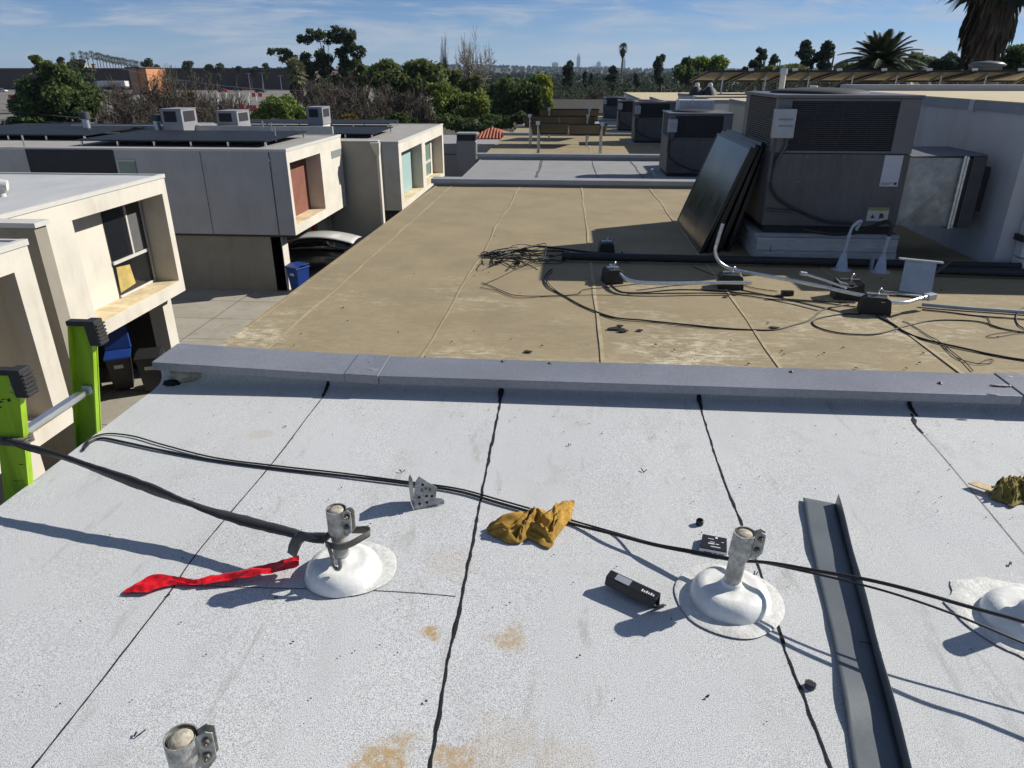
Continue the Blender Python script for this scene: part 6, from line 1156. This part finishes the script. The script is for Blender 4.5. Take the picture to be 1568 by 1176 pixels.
lamp(405,112,143,'light pole at the store corner'); lamp(384,113,140,'light pole with double head on the lot'); lamp(432,116,142,'light pole before the eucalyptus'); lamp(186,105,136,'light pole beside the orange box building')
M_post=mat('white_post',(.7,.7,.68),.7)
for i in range(14):
    px=(334,347,367,382,334,345,360,368,382,334,347,366,381,393)[i]; py=(148,148,148,148,161,161,162,162,162,155,155,155,155,155)[i]
    q=gz(px,py,GZ-.25); b=MB(); b.cyl(q,q+V((0,0,1.1)),.14,.12,8); b.cyl(q+V((0,0,1.1)),q+V((0,0,1.25)),.17,.05,8); o=b.build('bollard',M_post,None,q); tag(o,'white bollard in the rows on the parking lot beside the middle small air conditioner','bollard','white bollards on the parking lot')
for k,(a,c,lab) in enumerate(((at(180,104,95),at(640,128,95),'pale power line sagging over the bare thicket'),(at(-30,164,60),at(150,182,60),'upper pale line before the dense round green tree'),(at(-20,182,60),at(280,192,60),'lower pale line before the dense round green tree'))):
    P=[lerp(a,c,i/24)-V((0,0,(1.6,.1,.1)[k]*4*(i/24)*(1-i/24))) for i in range(25)]; o=MB().tube(P,.022 if k else .03,5).build('power_line',M_acl,None,P[0]); tag(o,lab,'power line','overhead lines')
# ================================================================ far country, hill, towers, air
def hz(x,y): 
    f=max(0,min(1,(y-1500)/1700)); f=f*f*(3-2*f); g=max(.0,min(1,(x+900)/700)); 
    return GZ-.35+f*(11+6*noise.noise(V((x*.0012,y*.0008,1)))+17*math.exp(-((x+520)/430)**2)+4*math.exp(-((x-900)/300)**2)+3*noise.noise(V((x*.006,0,3))))
b=MB(); b.grid(lambda u,v:V((lerp(-3500,3500,u),lerp(1500,4200,v),hz(lerp(-3500,3500,u),lerp(1500,3200,min(1,v*1.5))) - .2)),80,24); o=b.build('hills',mat('hill_scrub',(.05,.06,.035),.95,0,.35,.01)); tag(o,'low wooded hills along the horizon','hills',kind='structure')
cl=[];cnt=[];VV=[]
for d in (125,140,158,178,205,240,285,340,410,500,620,780,1000,1300,1700,2100,2450,2750,3000,3200):
    k=d*.92/F; step=k*6.5*(1 if d<700 else .8)
    x=-.62*d if d>450 else -.30*d
    while x<(.62*d):
        px_=x/d
        ok=True
        if d<450 and (px_<-.16 or px_>.20 and d<240): ok=R.random()<.35 and px_>-.16
        if ok:
            y=d*R.uniform(.93,1.07); hgt=min(14,R.uniform(3.6,7.6)*(.85 if d<700 else 1.1)); z0=hz(x,y); w=R.uniform(.45,.8)*hgt*.75
            C0=(x,y,z0+hgt*.62); cc=[((C0[0]+R.uniform(-.5,.5)*w,C0[1],C0[2]+R.uniform(-.35,.3)*hgt*.5),w*.55,w*.55,hgt*.28) for _ in range(3)]
            n_=int(40 if d<500 else 24 if d<1200 else 12); VV.append(leaves(cc,n_,3.2*k,.2,1.3))
        x+=step*R.uniform(.6,1.4)
vv=np.concatenate(VV); h_=len(vv)//8*4
o=leafobj('far_woods',L_blue,None,vv,(0,400,GZ)); tag(o,'hazy wooded plain and hillside merging into one mass of trees','woods',kind='stuff')
M_tow=mat('tower_grey',(.30,.32,.35),.6,0,.1,.02); M_towg=mat('tower_windows',(.12,.14,.17),.25,0,.2,.05)
def tower(px,w,yt,label,tap=0.,Y=6000,crown=0):
    a=at(px-w/2,yt,Y); c=at(px+w/2,yt,Y); x0,x1=a.x,c.x; zt=a.z; t=thing('tower',label,'skyscraper',((x0+x1)/2,Y,GZ),'skyline towers far away'); W_=x1-x0
    b=MB(); b.hexa([(x0,Y,GZ),(x1,Y,GZ),(x1,Y+W_,GZ),(x0,Y+W_,GZ),(x0+tap*W_,Y,zt),(x1-tap*W_,Y,zt),(x1-tap*W_,Y+W_,zt),(x0+tap*W_,Y+W_,zt)]); b.build('shaft',M_tow,t)
    b=MB(); n_=9
    for k in range(n_): z=lerp(GZ+10,zt-6,k/n_); b.box(x0+W_*(.08+tap*k/n_),x1-W_*(.08+tap*k/n_),Y-1.5,Y-.01,z,z+(zt-GZ)/n_*.5)
    b.build('window',M_towg,t); MB().box(lerp(x0,x1,.3),lerp(x0,x1,.7),Y+W_*.3,Y+W_*.7,zt,zt+6+crown).build('roof',M_tow,t)
tower(850,10,96,'broad pale skyline tower beside the rounded conifer'); tower(886,6,86,'tallest thin skyline tower',.05,crown=14); tower(917,6,95,'square topped skyline tower among low blocks'); tower(914,14,101,'wide low skyline block'); tower(928,12,102,'low stepped skyline block near the lone palm'); tower(955,8,90,'tapering pale skyline tower right behind the lone palm',.18,crown=10)
q0=at(818,113,900); q1=at(858,116,900); t=thing('white_store','long white warehouse roof glinting in the far woods','warehouse',(q0.x,900,GZ)); MB().box(q0.x,q1.x,900,940,GZ,q1.z+1).build('wall',M_acl,t); MB().box(q0.x-1,q1.x+1,899,941,q1.z+1.01,q0.z+1).build('roof',M_wallw,t)
# air
hb=MB().box(-9300,9300,-90,12400,GZ-1.8,150).build('haze',bpy.data.materials.new('haze_air')); tag(hb,'thin bluish haze lying over the plain and the hills','haze',kind='stuff')
hm=hb.data.materials[0]; hm.use_nodes=True; N=hm.node_tree.nodes; N.remove(N['Principled BSDF']); pv=N.new('ShaderNodeVolumePrincipled'); pv.inputs['Color'].default_value=(.62,.78,1.,1); pv.inputs['Density'].default_value=.8e-4; pv.inputs['Anisotropy'].default_value=.2
hm.node_tree.links.new(pv.outputs[0],N['Material Output'].inputs['Volume'])
